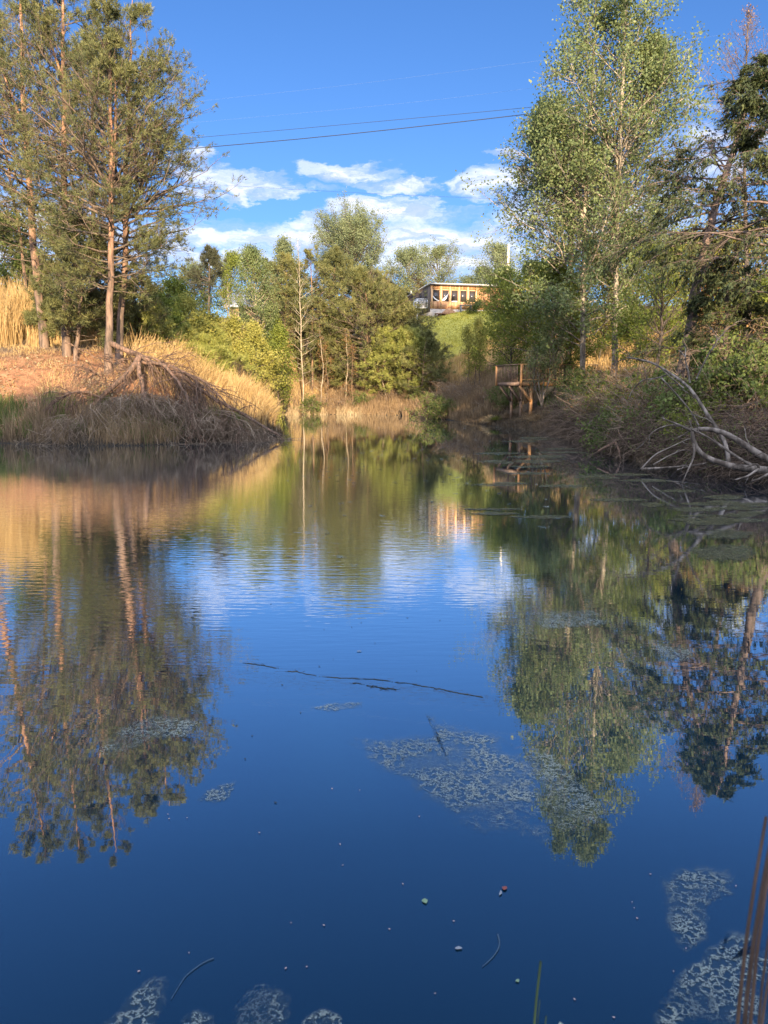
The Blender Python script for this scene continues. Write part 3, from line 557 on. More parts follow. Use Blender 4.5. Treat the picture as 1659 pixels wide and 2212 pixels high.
# grass tussocks at the right shore
def tussock(px,D,h,mat,label,n=260):
    x0=pos(px,900,D)[0]; a=rng.uniform(0,2*pi,n); e=rng.uniform(.3,1.4,n); d=np.stack([np.cos(a)*np.cos(e),np.sin(a)*np.cos(e),np.sin(e)],1)
    st=np.stack([rng.normal(0,.12,n),rng.normal(0,.12,n),np.zeros(n)],1); L=rng.uniform(.5,1,n)*h
    P=branch_level(st,d,L,5,np.full(n,-.45),.02); b=MB(); b.tubes(P,np.linspace(.012,.003,5)[None]*np.ones((n,1)),3)
    o=b.build('grass_tussock',M[mat],None,True,loc=(x0,D,max(.02,float(hz(x0,D))))); tag(o,label,'grass tussock','grass tussocks on the right shore')
tussock(1063,48.3,.95,'reed','bright sunlit tussock of dry grass at the waterline left of the deck post',420)
tussock(1078,47.6,.6,'green','small greenish tussock beside the bright sunlit one')
tussock(1148,42.6,.9,'drydull','grey drooping grass tussock below the many stemmed tree')
tussock(1160,41.5,.8,'drydull','grey drooping tussock nearer than the one below the many stemmed tree')
tussock(1100,46.5,.6,'drydull','small shaded tussock under the deck post')

# ------------------------------------------------------------------ fallen tree on the left shore
def polyv(pts,D,D2=None):
    D2=D if D2 is None else D2; return np.array([pos(px,py,D+(D2-D)*i/max(1,len(pts)-1)) for i,(px,py) in enumerate(pts)])
ft=empty('fallen_tree',(-11,31.5,float(hz(-11,31.5))),'fallen dead tree with arching brown limbs and a curtain of grey twigs in the water','fallen tree')
fb=np.array(ft.location)
limbs=[([(232,738),(262,750),(300,770),(345,785),(385,808),(430,840),(480,868),(540,905),(598,938)],35,32.8,.13,.05),
       ([(262,752),(300,764),(345,778),(400,802),(440,835)],35,34,.06,.03),
       ([(300,772),(285,800),(250,830),(215,860),(175,895)],34,31.5,.14,.07),
       ([(300,780),(340,785),(385,795),(430,825),(470,870)],34.2,33,.07,.03),
       ([(300,785),(305,830),(320,880),(330,930)],33.5,31.3,.10,.04),
       ([(215,858),(180,845),(150,850),(115,870)],32,31,.05,.02),
       ([(240,835),(200,800),(165,790)],32.5,32,.04,.015),
       ([(360,795),(400,800),(450,830),(500,880),(520,930)],34,31.6,.06,.02),
       ([(140,740),(170,755),(210,770),(240,785),(290,775)],35,34.5,.025,.02),
       ([(345,785),(370,800),(400,850),(420,900),(430,945)],33,31,.07,.03)]
b=MB(); allP=[];allL=[]
for pts,D,D2,r,r2 in limbs:
    P=resample(polyv(pts,D,D2)-fb,12); P[1:-1]+=rng.normal(0,.025,(10,3)); b.tubes(P[None],np.linspace(r,r2,12)[None],7); allP.append(P); allL.append(np.linalg.norm(P[-1]-P[0]))
b.build('trunk',M['deadb'],ft,True)
PP=np.array([resample(p,8) for p in allP]); LL=np.array(allL)
tw=MB()
p,d,l=childs(PP,np.minimum(LL,3),26,.15,1,.95,.5,-.2); P2=branch_level(p,d,l,6,np.full(len(p),-.25),.05); tw.tubes(P2,np.linspace(.022,.008,6)[None]*np.ones((len(p),1)),4)
p,d,l3=childs(P2,l,7,.2,1,.8,.55,-.25); P3=branch_level(p,d,l3,4,np.full(len(p),-.35),.07); tw.tubes(P3,np.full((len(p),4),.008),3)
tw.build('branches',M['deadb'],ft,True)
tw=MB(); 
# curtain of fine twigs hanging down to the water
def curtain(n,poly,lmin,lmax):
    poly=np.array(poly,float); t=rng.random(n)*(len(poly)-1); i=t.astype(int); f=(t-i)[:,None]; top=poly[i]*(1-f)+poly[i+1]*f  # px,py,D
    st=np.array([pos(a+rng.normal(0,10),b+abs(rng.normal(0,22)),c+rng.normal(0,.5)) for a,b,c in top])
    a=rng.uniform(0,2*pi,n); d=np.stack([np.cos(a)*.8,np.sin(a)*.8,rng.uniform(-1.2,-.1,n)],1); L=rng.uniform(lmin,lmax,n)
    P=branch_level(st,unit(d),L,6,rng.uniform(-.5,.3,n),.06); P[:,:,2]=np.maximum(P[:,:,2],-.05+rng.uniform(0,.1,(n,1))); return P-fb
P=curtain(850,[(110,905,31),(170,885,31),(215,865,31.3),(270,850,31.8),(330,845,32),(400,860,32),(460,885,32),(530,918,32.5),(585,935,33)],.6,1.9)
tw.tubes(P,np.linspace(.012,.005,6)[None]*np.ones((len(P),1)),3)
p,d,l=childs(P,np.full(len(P),1.2),6,.2,1,.9,.38,-.1); P2=branch_level(p,d,l,4,np.full(len(p),-.2),.08); P2[:,:,2]=np.maximum(P2[:,:,2],-fb[2]-.03); tw.tubes(P2,np.full((len(p),4),.0055),3)
P=curtain(550,[(105,925,30.6),(170,905,30.6),(250,900,30.8),(330,905,31),(400,915,31.4),(480,925,32)],.4,1.1)
tw.tubes(P,np.full((len(P),6),.007),3)
tw.build('twigs',M['twig'],ft,True)
# small bleached sticks at the left waterline
st=empty('dead_sticks',pos(95,950,31),'cluster of thin bleached sticks poking out of the water at the left shore','sticks'); sb=np.array(st.location); b=MB()
for pts in [[(78,918),(80,925),(84,945)],[(78,925),(95,940),(108,950)],[(84,930),(100,943),(120,951)],[(60,948),(75,938),(90,932)],[(88,928),(76,948)],[(105,946),(125,930),(140,924)]]:
    P=resample(polyv(pts,30.9)-sb,5); b.tubes(P[None],np.full((1,5),.018),5)
b.build('stick',M['dead'],st,True)
pt=MB(); P=polyv([(80,955),(79,934)],31.0); pt.tubes(resample(P,4)[None]-P[0],np.array([[.07,.07,.065,.06]]),9); tag(pt.build('stump',M['deadb'],None,True,loc=tuple(P[0])),'short cut stump standing in the water at the left shore','stump')

# ------------------------------------------------------------------ fallen limbs, right shore   (crop coords -> view px)
def v8(pts): return [(1275+u*.2728,493.7+v*.2728) for u,v in pts]
def deadlimb(name,label,cat,lines,mat,twn=6,twl=.5,side=7):
    first=np.array(pos(*lines[0][0][-1 if lines[0][5] else 0],lines[0][1]));
    root=empty(name,(first[0],first[1],max(0,first[2])),label,cat,'dead limbs on the right shore'); rb=np.array(root.location); b=MB(); t=MB(); nt_=0
    for k,(pts,D,D2,r,r2,_) in enumerate(lines):
        P=resample(polyv(pts,D,D2)-rb,14); b.tubes(P[None],np.linspace(r,r2,14)[None],side)
        L=np.linalg.norm(P[-1]-P[0])
        if twn:
            p,d,l=childs(P[None],np.array([min(L,2.5)]),twn,.2,1,.8,twl,.0); Q=branch_level(p,d,l,5,np.full(len(p),-.1),.06); t.tubes(Q,np.linspace(.014,.005,5)[None]*np.ones((len(p),1)),4)
            p,d,l=childs(Q,l,3,.3,1,.7,.5,0); Q=branch_level(p,d,l,4,np.full(len(p),-.1),.06); t.tubes(Q,np.full((len(p),4),.005),3); nt_=1
    b.build('limb',M[mat],root,True)
    if nt_: t.build('twigs',M['dead' if mat=='dead' else 'twig'],root,True)
deadlimb('dead_limb','thick bleached fallen limb forking low over the water at the frame edge','dead limb',[
  (v8([(1520,1890),(1408,1830),(1300,1765),(1200,1700),(1070,1612),(960,1588),(880,1578),(800,1602)]),17.2,17.8,.09,.045,0),
  (v8([(800,1602),(700,1552),(640,1530),(585,1508)]),17.8,18,.035,.01,0),
  (v8([(700,1552),(600,1560),(500,1600),(440,1680),(410,1710)]),17.9,18,.02,.008,0),
  (v8([(1520,1925),(1408,1915),(1200,1897),(1100,1880),(1030,1852),(920,1820),(850,1775),(815,1690),(805,1610)]),17,17.6,.095,.04,0),
  (v8([(1270,1870),(1190,1830),(1100,1765),(1020,1710),(960,1672),(900,1630),(820,1600)]),17,17.6,.035,.018,0),
  (v8([(1330,1905),(1250,1960),(1145,1990)]),16.7,16.4,.03,.012,0),
  (v8([(1408,1945),(1350,1975),(1295,2000)]),16.5,16.3,.03,.015,0),
  (v8([(1335,1900),(1325,1865),(1280,1870),(1235,1890)]),16.8,16.8,.03,.02,0),
  (v8([(820,1700),(825,1800),(780,1900),(730,2010)]),17.5,17.2,.03,.012,0)],'dead',3,.3,9)
deadlimb('dead_branch','grey broken branch bending down from the bank to the waterline','dead branch',[
  (v8([(1095,1880),(1098,1750),(1090,1690),(1000,1590),(900,1430),(830,1320),(790,1225),(700,1185),(600,1140),(545,1080),(500,1050),(400,1030),(290,1022)]),17.6,20.5,.055,.02,0),
  (v8([(790,1225),(775,1120),(750,1040),(755,960)]),19,19.5,.028,.01,0),
  (v8([(620,1150),(560,1180),(400,1200),(330,1290)]),20,20.5,.02,.008,0),
  (v8([(740,1265),(640,1180),(540,1090)]),19.5,20.2,.02,.01,0)],'dead',4,.35)
deadlimb('dead_branch','thin straight bleached branch lying flat on the water before the brush','dead branch',[
  (v8([(405,1905),(520,1900),(620,1892),(760,1880),(900,1860)]),19.3,19.3,.035,.015,0),(v8([(405,1905),(460,1840),(520,1782),(640,1730),(760,1672)]),19.2,19,.022,.01,0),
  (v8([(500,1870),(620,1800),(750,1745),(780,1760)]),19,18.8,.018,.008,0),(v8([(690,1910),(760,1890),(900,1862)]),18.8,18.6,.02,.01,0)],'dead',2,.2)
deadlimb('fallen_log','reddish brown log slanting down the bank to the water','log',[
  (v8([(740,1290),(650,1345),(560,1410),(440,1500),(340,1570),(250,1650),(190,1700),(60,1765)]),25.5,23.5,.12,.04,0),
  (v8([(200,1690),(230,1760),(240,1830)]),23.6,23,.04,.015,0),(v8([(340,1570),(380,1640),(360,1720)]),24,23,.03,.01,0)],'deadb',4,.3,9)
deadlimb('dead_branch','long thin arching branch on the shaded bank left of the brown log','dead branch',[
  (v8([(430,1495),(330,1470),(210,1450),(100,1480),(0,1530)]),27,28,.03,.012,0),(v8([(300,1600),(200,1585),(80,1580),(-60,1590)]),26,27,.03,.01,0)],'dead',4,.35)
deadlimb('dead_branch','long bare stem slanting up over the low hemlock','dead branch',[
  (v8([(840,1190),(900,1060),(1000,890),(1090,790),(1160,740)]),21,21.5,.025,.01,0)],'dead',4,.3)
deadlimb('dead_branch','dark bare stem curving below the forked branch','dead branch',[
  (v8([(560,1180),(700,1330),(800,1450),(860,1560)]),20.5,19.5,.02,.02,0)],'dead',2,.2)
# tangle of fine twigs over the right waterline (uncountable)
n=2100; t=rng.random(n); xx=np.interp(t,[0,.3,.6,1],[8.3,7.6,8.6,10.6]); yy=np.interp(t,[0,.3,.6,1],[38,24,18.8,13.8])
st_=np.stack([xx+rng.uniform(-.2,1.6,n),yy+rng.normal(0,.5,n),np.zeros(n)],1); st_[:,2]=np.maximum(hz(st_[:,0],st_[:,1]),0)+rng.uniform(.0,.7,n)
a=rng.uniform(0,2*pi,n); d=unit(np.stack([np.cos(a)-.6,np.sin(a)*.8,rng.uniform(-.2,.8,n)],1)); L=rng.uniform(.5,1.6,n)
P=branch_level(st_,d,L,7,rng.uniform(-.7,-.1,n),.07); P[:,:,2]=np.maximum(P[:,:,2],-.04)
b=MB(); b.tubes(P,np.linspace(.012,.004,7)[None]*np.ones((n,1)),3); p,d,l=childs(P,L,3,.2,1,.8,.4,-.05); Q=branch_level(p,d,l,4,np.full(len(p),-.1),.08); b.tubes(Q,np.full((len(p),4),.004),3)
tag(b.build('twig_tangle',M['twigd'],None,True),'tangle of fine dead twigs hanging over the right waterline','twigs',None,'stuff')

# ------------------------------------------------------------------ deck
Mw=plain('sunlit_deck_wood',(.50,.27,.12),.8,.35,5,(1,1,.4),bump=.004)  # for front parts of the deck, sunlight put into the wood colour
Mwd=plain('shaded_deck_wood',(.28,.19,.13),.85,.35,5,bump=.004)  # darker copy for side and rear parts, shade put into the colour
dk0=pos(1122,832,43.5); deck=empty('wooden_deck',(dk0[0],dk0[1],0),'small raised wooden deck with railing, standing on posts over the pond edge','deck',rz=R(20)); zf=dk0[2]; w_=3.45; dp=2.6; g=float(hz(dk0[0],dk0[1]))
b=MB()
for i in range(17): b.box(.01,w_,.02+i*.152,.02+i*.152+.14,zf+.17,zf+.205)
b.build('floor_boards',Mwd,deck)
b=MB(); b.box(0,w_,-.045,-.002,zf-.02,zf+.165); b.build('rim_beam',Mw,deck)
b=MB(); b.box(-.05,-.004,.0,dp,zf-.02,zf+.165); b.box(.3,w_-.2,1.1,1.2,zf-.06,zf+.165); b.box(.3,w_-.2,2.2,2.3,zf-.06,zf+.165); b.build('joist',Mwd,deck)
for X,Y in [(.04,-.1),(w_-.06,-.1),(-.1,dp-.06),(w_*.52,-.1)]:
    MB().box(X-.05,X+.05,Y-.05,Y+.05,zf-.06 if Y<1 else zf,zf+1.13).build('rail_post',Mw,deck)
MB().box(-.06,w_+.02,-.155,-.045,zf+1.132,zf+1.17).build('hand_rail',Mw,deck)
MB().box(-.15,-.05,-.04,dp,zf+1.132,zf+1.17).build('hand_rail',Mwd,deck)
b=MB(); b.box(.1,w_-.12,-.09,-.05,zf+.28,zf+.34); b.build('lower_rail',Mw,deck)
b=MB()
for i in range(21): X=.18+i*(w_-.36)/20; b.box(X-.017,X+.017,-.088,-.054,zf+.343,zf+1.128)
for i in range(15): Y=.14+i*(dp-.3)/14; b.box(-.088,-.054,Y-.017,Y+.017,zf+.2,zf+1.128)
b.build('balusters',Mwd,deck)
for X,Y,m_ in [(.78,.06,Mw),(.78,1.15,Mwd),(.78,2.25,Mwd),(w_-.25,.06,Mwd)]:
    wx=dk0[0]+X*cos(R(20))-Y*sin(R(20)); wy=dk0[1]+X*sin(R(20))+Y*cos(R(20))
    gz=float(hz(wx,wy)); MB().box(X-.07,X+.07,Y-.07,Y+.07,min(gz-.3,.2),zf-.022).build('support_post',m_,deck)
for Y,m_ in [(.0,Mw),(1.15,Mwd),(2.25,Mwd)]:
    MB().bar((.0,Y-.03,zf-.04),(.72,Y-.03,zf-.9),.09,.13).build('brace',m_,deck)

# ------------------------------------------------------------------ house
def plankmat(name,cols,scale=7.0,stain=.5):
    m,nt=newmat(name); n=N(nt); tc=n('ShaderNodeTexCoord').outputs['Object']
    s=n('ShaderNodeSeparateXYZ',ins={0:tc}); u=n.math('ADD',s.outputs[0],s.outputs[1]); f=n.math('MULTIPLY',u,scale)
    idx=n.math('FLOOR',f); fr=n.math('FRACT',f)
    r=n('ShaderNodeTexWhiteNoise',noise_dimensions='1D',ins={'W':idx}).outputs[0]
    nz=noise(n,n('ShaderNodeMapping',ins={0:tc,3:(5,5,.6)}).outputs[0],1.3,5,.7)
    c=n.ramp(n.math('ADD',n.math('MULTIPLY',r,.5),n.math('MULTIPLY',nz,.6),True),[(i/(len(cols)-1)*.8+.15,cols[i]) for i in range(len(cols))])
    gap=n.math('LESS_THAN',fr,.07); c=n.mix(gap,c,(.03,.02,.015))
    b=n('ShaderNodeBump',ins={'Strength':.6,'Distance':.01,'Height':n.math('SUBTRACT',nz,gap)})
    d=n('ShaderNodeBsdfPrincipled',ins={'Base Color':c,'Roughness':.8,'Normal':b.outputs[0]}); n('ShaderNodeOutputMaterial',ins={0:d.outputs[0]}); return m
Mpl=plankmat('orange_planks',[(.22,.10,.05),(.50,.25,.11),(.66,.40,.20)],5.5)
Mgr=plankmat('grey_weathered_planks',[(.06,.05,.045),(.13,.11,.10),(.20,.17,.15)],4.5)
Mpost=plain('pale_timber',(.66,.42,.22),.75,.2,4,(1,1,.3))
Mconc=plain('pale_concrete',(.50,.44,.37),.9,.25,2.5,bump=.01)
Mroof=plain('white_metal_edge',(.50,.50,.47),.5,.12,3)
Mroofg=plain('grey_metal_roof',(.30,.33,.36),.45,.2,1.5)
Mwhite=plain('white_paint',(.75,.76,.78),.6,.08,5)
Mdarkw=plain('dark_trim',(.06,.05,.045),.7,.3,5)
def glass():
    m,nt=newmat('dark_window_glass'); n=N(nt); d=n('ShaderNodeBsdfPrincipled',ins={'Base Color':(.05,.045,.045,1),'Roughness':.12,'Specular IOR Level':.5}); n('ShaderNodeOutputMaterial',ins={0:d.outputs[0]}); return m
Mgl=glass()
hc=pos(930,681,84); U=.01015*84/85; BETA=R(13)
house=empty('wooden_house',tuple(hc),'flat roofed wooden house with five tall windows, on the lawn above the pond','house',rz=BETA)
def ux(u): return (u-560)*U*1.03
def uz(v): return (800-v)*U
HW=ux(1560); HD=10.5
b=MB(); b.box(-.02,HW,.03,HD,-.6,uz(733)); b.build('foundation',Mconc,house)
zt=uz(484); zs=uz(660); zw=uz(526); zb=uz(732)
MB().box(0,HW,.08,.16,zb,zt).build('front_wall',Mpl,house) if False else None
wins=[(585,661),(684,759),(782,856),(879,952),(976,1050)]
b=MB(); b.box(0,ux(1056),.04,.14,zb+.003,zs); b.box(0,ux(1056),.04,.14,zw,zt); b.box(ux(1058),HW,.04,.14,zb+.003,zt); b.box(.02,HW-.02,.7,.8,zb,zt-.1); b.build('front_wall',Mpl,house)
b=MB(); b.box(-.04,.06,.145,HD,zb-.3,zt+.0); b.box(0,HW,HD-.1,HD+.02,zb,zt); b.box(HW-.1,HW+.02,.16,HD-.12,zb,zt); b.build('side_wall',Mgr,house)
xsn=[568]+[ (wins[i][1]+wins[i+1][0])/2 for i in range(4)]+[1058]
for k,u in enumerate([572]+[(wins[i][1]+wins[i+1][0])/2 for i in range(4)]+[1054]):
    MB().box(ux(u)-.09,ux(u)+.09,.0,.038,zb,zt-.02).build('timber_post',Mpost,house)
for k,(a,c) in enumerate(wins):
    f=MB(); X0,X1=ux(a-2),ux(c+2); f.box(X0,X1,.09,.13,zs+.002,zs+.06); f.box(X0,X1,.09,.13,zw-.12,zw-.002); f.box(X0,X0+.045,.09,.13,zs+.062,zw-.122); f.box(X1-.045,X1,.09,.13,zs+.062,zw-.122)
    fo=f.build('window',Mpost,house); MB().box(X0+.045,X1-.045,.105,.12,zs+.062,zw-.122).build('pane',Mgl,fo)
    if k<2:
        # hanging white hammock cloth
        n_=10; V=[]; 
        for i in range(n_):
            t=i/(n_-1); X=X0+.06+(X1-X0-.12)*t; zz=zs+.12+(.85*t**2.6 if k else .35*(1-t)**2.4); w0=(.34*math.sin(pi*min(1,t*.9+.12))+.04 if k else .05+.14*(1-t))
            V+= [(X,.098,zz),(X,.098,zz+w0*.9)]
        Fh=np.array([(2*i,2*i+2,2*i+3,2*i+1) for i in range(n_-1)]); V=np.array(V); V2=V.copy(); V2[:,1]+=-.006
        mk('hammock_cloth',np.concatenate([V,V2]),[Fh,Fh[:,::-1]+len(V)],Mwhite,fo)
    elif k==2: MB().box(X0+.06,X1-.08,.085,.089,zs+.03,zs+.16).build('papers',Mwhite,fo)
rf=MB(); 
V=[(-.2,-.3,zt+.02),(HW+.5,-.3,zt+.02),(HW+.5,HD+.4,zt-.30),(-.2,HD+.4,zt-.30)]
Vt=[(x_,y_,z_+.12) for x_,y_,z_ in V]
rf.add(V+Vt,[np.array([(3,2,1,0),(4,5,6,7),(0,1,5,4),(1,2,6,5),(2,3,7,6),(3,0,4,7)])]); ro=rf.build('roof',Mroof,house)
MB().box(-.15,HW+.45,-.28,-.24,zt-.09,zt+.018).build('fascia',Mdarkw,ro)
MB().box(-.17,-.11,7.5,7.56,zt-.1,zt+.25).build('vent_pipe',Mwhite,ro)
b=MB(); b.box(-.075,-.045,1.3,2.2,zs-.1,zw); b.build('door',Mdarkw,house)
for yy in (3.4,5.4,7.6): 
    f=MB().box(-.07,-.045,yy,yy+.9,zs+.1,zw-.05).build('window',Mdarkw,house); MB().box(-.08,-.071,yy+.08,yy+.82,zs+.18,zw-.13).build('pane',Mgl,f)
# white balcony at the side door
bal=MB(); bz=uz(712); bx0,bx1,by0,by1=-1.25,-.08,.9,2.4
bal.box(bx0,bx1,by0,by1,bz-.1,bz+.06); bo=bal.build('balcony_floor',Mwhite,house)
r_=MB(); top=uz(625)
for X,Y in ((bx0,by0),(bx1-.06,by0),(bx0,by1-.06)): r_.box(X,X+.08,Y,Y+.08,bz+.062,top)
r_.box(bx0-.01,bx1,by0-.01,by0+.09,top+.001,top+.05); r_.box(bx0-.01,bx0+.09,by0+.092,by1,top+.001,top+.05); r_.box(bx0+.082,bx1-.062,by0+.02,by0+.06,bz+.12,bz+.17)
for i in range(8): X=bx0+.15+i*.118; r_.box(X,X+.035,by0+.025,by0+.055,bz+.172,top)
for i in range(9): Y=by0+.16+i*.14; r_.box(bx0+.025,bx0+.055,Y,Y+.035,bz+.062,top)
r_.build('railing',Mwhite,house)
MB().box(bx0,bx0+.1,by0,by0+.1,-.9,bz-.102).build('balcony_post',Mwhite,house)
# things along the foundation
def at_house(X,Y,z): 
    return (hc[0]+X*cos(BETA)-Y*sin(BETA), hc[1]+X*sin(BETA)+Y*cos(BETA), z)
def bench(name,label,cat,X,w,h,mat,grp=None):
    p=at_house(X,-.9,0); o=empty(name,(p[0],p[1],float(hz(p[0],p[1]))),label,cat,grp,rz=BETA)
    MB().box(0,w,-.25,.25,h,h+.06).build('seat' if h<.6 else 'tabletop',mat,o)
    for a in (.08,w-.14): MB().box(a,a+.06,-.2,.2,-.1,h-.002).build('leg',mat,o)
    return o
bench('wooden_bench','low rusty bench against the foundation under the first window','bench',.2,1.2,.42,plain('rusty_wood',(.25,.13,.08),.8,.3,4))
t_=bench('garden_table','grey garden table below the fourth window','table',2.95,1.3,.7,plain('grey_painted_wood',(.24,.27,.30),.7,.2,4))
def pile(name,label,X,w,h,col,cat):
    p=at_house(X,-.45,0); b=MB()
    nx=14; V=[];
    for j in range(6):
        for i in range(nx):
            u_=i/(nx-1); v_=j/5; V.append(((u_-.5)*w,(v_-.5)*.7, max(-.1,h*(1-(2*u_-1)**2)*(1-(2*v_-1)**4*.9)+rng.normal(0,.04))))
    Fq=np.array([(j*nx+i,j*nx+i+1,(j+1)*nx+i+1,(j+1)*nx+i) for j in range(5) for i in range(nx-1)]); V=np.array(V); V2=V.copy(); V2[:,2]=-.15
    b.add(np.concatenate([V,V2]),[Fq,Fq[:,::-1]+len(V)])
    # rim
    ring=[i for i in range(nx)]+[(j+1)*nx-1 for j in range(1,6)]+[5*nx+i for i in range(nx-2,-1,-1)]+[j*nx for j in range(4,0,-1)]
    q=np.array([(ring[k],ring[k-1],ring[k-1]+len(V),ring[k]+len(V)) for k in range(len(ring))]); b.add(np.concatenate([V,V2]),[q])
    o=b.build(name,plain(name+'_mat',col,.9,.4,5,bump=.02),None,loc=(p[0],p[1],float(hz(p[0],p[1])))); o.rotation_euler=(0,0,BETA); tag(o,label,cat)
pile('dirt_pile','rusty earth pile against the foundation between first and third window',1.9,1.5,.55,(.34,.19,.10),'earth pile')
pile('rubble_heap','small brown rubble heap at the house corner under the bench end',.95,.6,.25,(.28,.12,.08),'rubble')
# a rock at balcony post
# shed among the trees
sc0=pos(497,700,76); shed=empty('wooden_shed',(sc0[0],76,float(hz(sc0[0],76))),'wooden shed with grey metal roof half hidden behind yellow green saplings','shed',rz=R(-6)); gz=shed.location[2]
zr=pos(500,661,76)[2]-gz; zr2=pos(500,634,78)[2]-gz
b=MB(); b.box(0,6.2,0,4,-.5,zr-.05); b.build('wall',plankmat('pale_orange_boards',[(.40,.22,.10),(.62,.38,.18),(.75,.52,.28)],4),shed)
b=MB(); b.add([(-.4,-.4,zr-.08),(6.6,-.4,zr-.08),(6.6,2.2,zr2),(-.4,2.2,zr2),(-.4,4.8,zr-.08),(6.6,4.8,zr-.08),(-.4,-.4,zr+.02),(6.6,-.4,zr+.02),(6.6,2.2,zr2+.1),(-.4,2.2,zr2+.1),(-.4,4.8,zr+.02),(6.6,4.8,zr+.02)],
  [np.array([(6,7,8,9),(9,8,11,10),(3,2,1,0),(4,5,2,3),(0,1,7,6),(10,11,5,4),(1,2,8,7),(2,5,11,8),(6,9,3,0),(9,10,4,3)])]); b.build('roof',Mroofg,shed)
b=MB(); b.box(-.4,6.6,-.45,-.405,zr-.16,zr+.03); b.build('gutter',Mwhite,shed)
for X in (.9,4.4): MB().box(X,X+.8,-.04,-.003,zr-1.7,zr-.4).build('window',Mgl,shed)
# dark gable building behind pines
g0=pos(832,640,96); gb=empty('dark_roofed_barn',(g0[0],96,float(hz(g0[0],96))),'dark gable roof showing between the pines and the pale trees','barn',rz=R(-12)); gz=gb.location[2]; za=pos(836,592,96)[2]-gz; ze=pos(870,628,96)[2]-gz
b=MB(); b.add([(-4,0,-.5),(2.4,0,-.5),(2.4,0,ze),(-.6,0,za-.05),(-4,0,ze),(-4,6,-.5),(2.4,6,-.5),(2.4,6,ze),(-.6,6,za-.05),(-4,6,ze)],[np.array([(0,1,2,4),(5,9,7,6),(1,6,7,2),(0,4,9,5)]),np.array([(4,2,3),(9,8,7)])]); b.build('wall',Mdarkw,gb)
b=MB(); b.bar((-.6,3,za),(2.95,3,ze-.35),6.8,.14); b.bar((-.6,3,za),(-4.5,3,ze-.35),6.8,.14)
b.build('roof',plain('dark_roof',(.035,.045,.05),.6,.2,3),gb)
# white trailer-like object low among saplings
DD=[d_ for d_ in np.arange(50,90,.25) if float(hz(pos(513,726,d_)[0],d_))>pos(513,726,d_)[2]]
Dt=float(DD[0]) if DD else 66.0
w0=pos(513,715,Dt); tr=empty('storage_box',(w0[0],Dt,float(hz(w0[0],Dt))),'small white box partly hidden in the saplings below the shed','storage box',rz=R(5)); zz=.75
MB().box(0,1.5,0,1.4,zz-.35,zz+.25).build('body',Mwhite,tr); 
for X in (.2,1.1): 
    a=np.linspace(0,2*pi,13)[:-1]; MB().box(X,X+.16,.2,.9,-.1,zz-.352).build('leg',Mwhite,tr)

# ------------------------------------------------------------------ pole and wires
pp=pos(1097,595,92); pole=empty('utility_pole',(pp[0],92,float(hz(pp[0],92))),'pale wooden utility pole rising behind the house','utility pole'); top=pos(1098,528,92)[2]-pole.location[2]
b=MB(); b.tubes(np.array([[(0,0,-.5),(0,0,top*.5),(.0,0,top)]]),np.array([[.16,.14,.11]]),10); b.build('pole_shaft',plain('pale_pole',(.62,.56,.46),.8,.2,3),pole,True)
MB().box(-.85,.1,-.14,-.1,top-2.2,top-2.08).build('crossarm',Mdarkw,pole)
b=MB(); b.tubes(np.array([[(-.35,-.3,top-3.2),(-.35,-.3,top-2.8),(-.35,-.3,top-2.3)]]),np.array([[.2,.2,.18]]),10); b.build('transformer',plain('grey_steel',(.3,.3,.3),.5,.1),pole,True)
b=MB(); b.tubes(np.array([[(-.3,0,-.5),(-.3,0,top*.4),(-.3,0,top-2.4)]]),np.array([[.05,.05,.05]]),6); b.build('conduit',Mwhite,pole,True)
def wire(label,pts,D0,D1,r,mat,sag=.3):
    P=polyv(pts,D0,D1); P=resample(P,24); s=np.linspace(0,1,24); P[:,2]-=sag*4*s*(1-s)*0
    b=MB(); b.tubes((P-P[0])[None],np.full((1,24),r),6); tag(b.build('power_line',M[mat],None,True,loc=tuple(P[0])),label,'power line','power lines over the pond')
wire('thick black cable, lowest of the two dark lines across the blue sky',[(-400,372),(150,344),(400,322),(700,296),(1150,246),(1400,214),(1560,176),(1900,120)],56,42,.022,'wire')
wire('thinner dark line just above the thick black cable',[(-400,345),(150,320),(420,298),(700,273),(1150,232),(1400,205),(1900,120)],57,43,.012,'wire')
wire('pale thin line high above the two dark cables, passing behind the spring trees',[(300,232),(700,190),(895,166),(1205,126),(1490,85),(1659,62),(1900,30)],62,46,.003,'wirel')
wire('second pale thin line between the dark cables and the highest line',[(300,275),(700,240),(960,214),(1150,190),(1490,143),(1659,120),(1900,88)],62,46,.003,'wirel')
wire('faint far line crossing the clouds above the house',[(300,388),(560,405),(800,418),(1100,431),(1400,440)],120,95,.012,'wire')

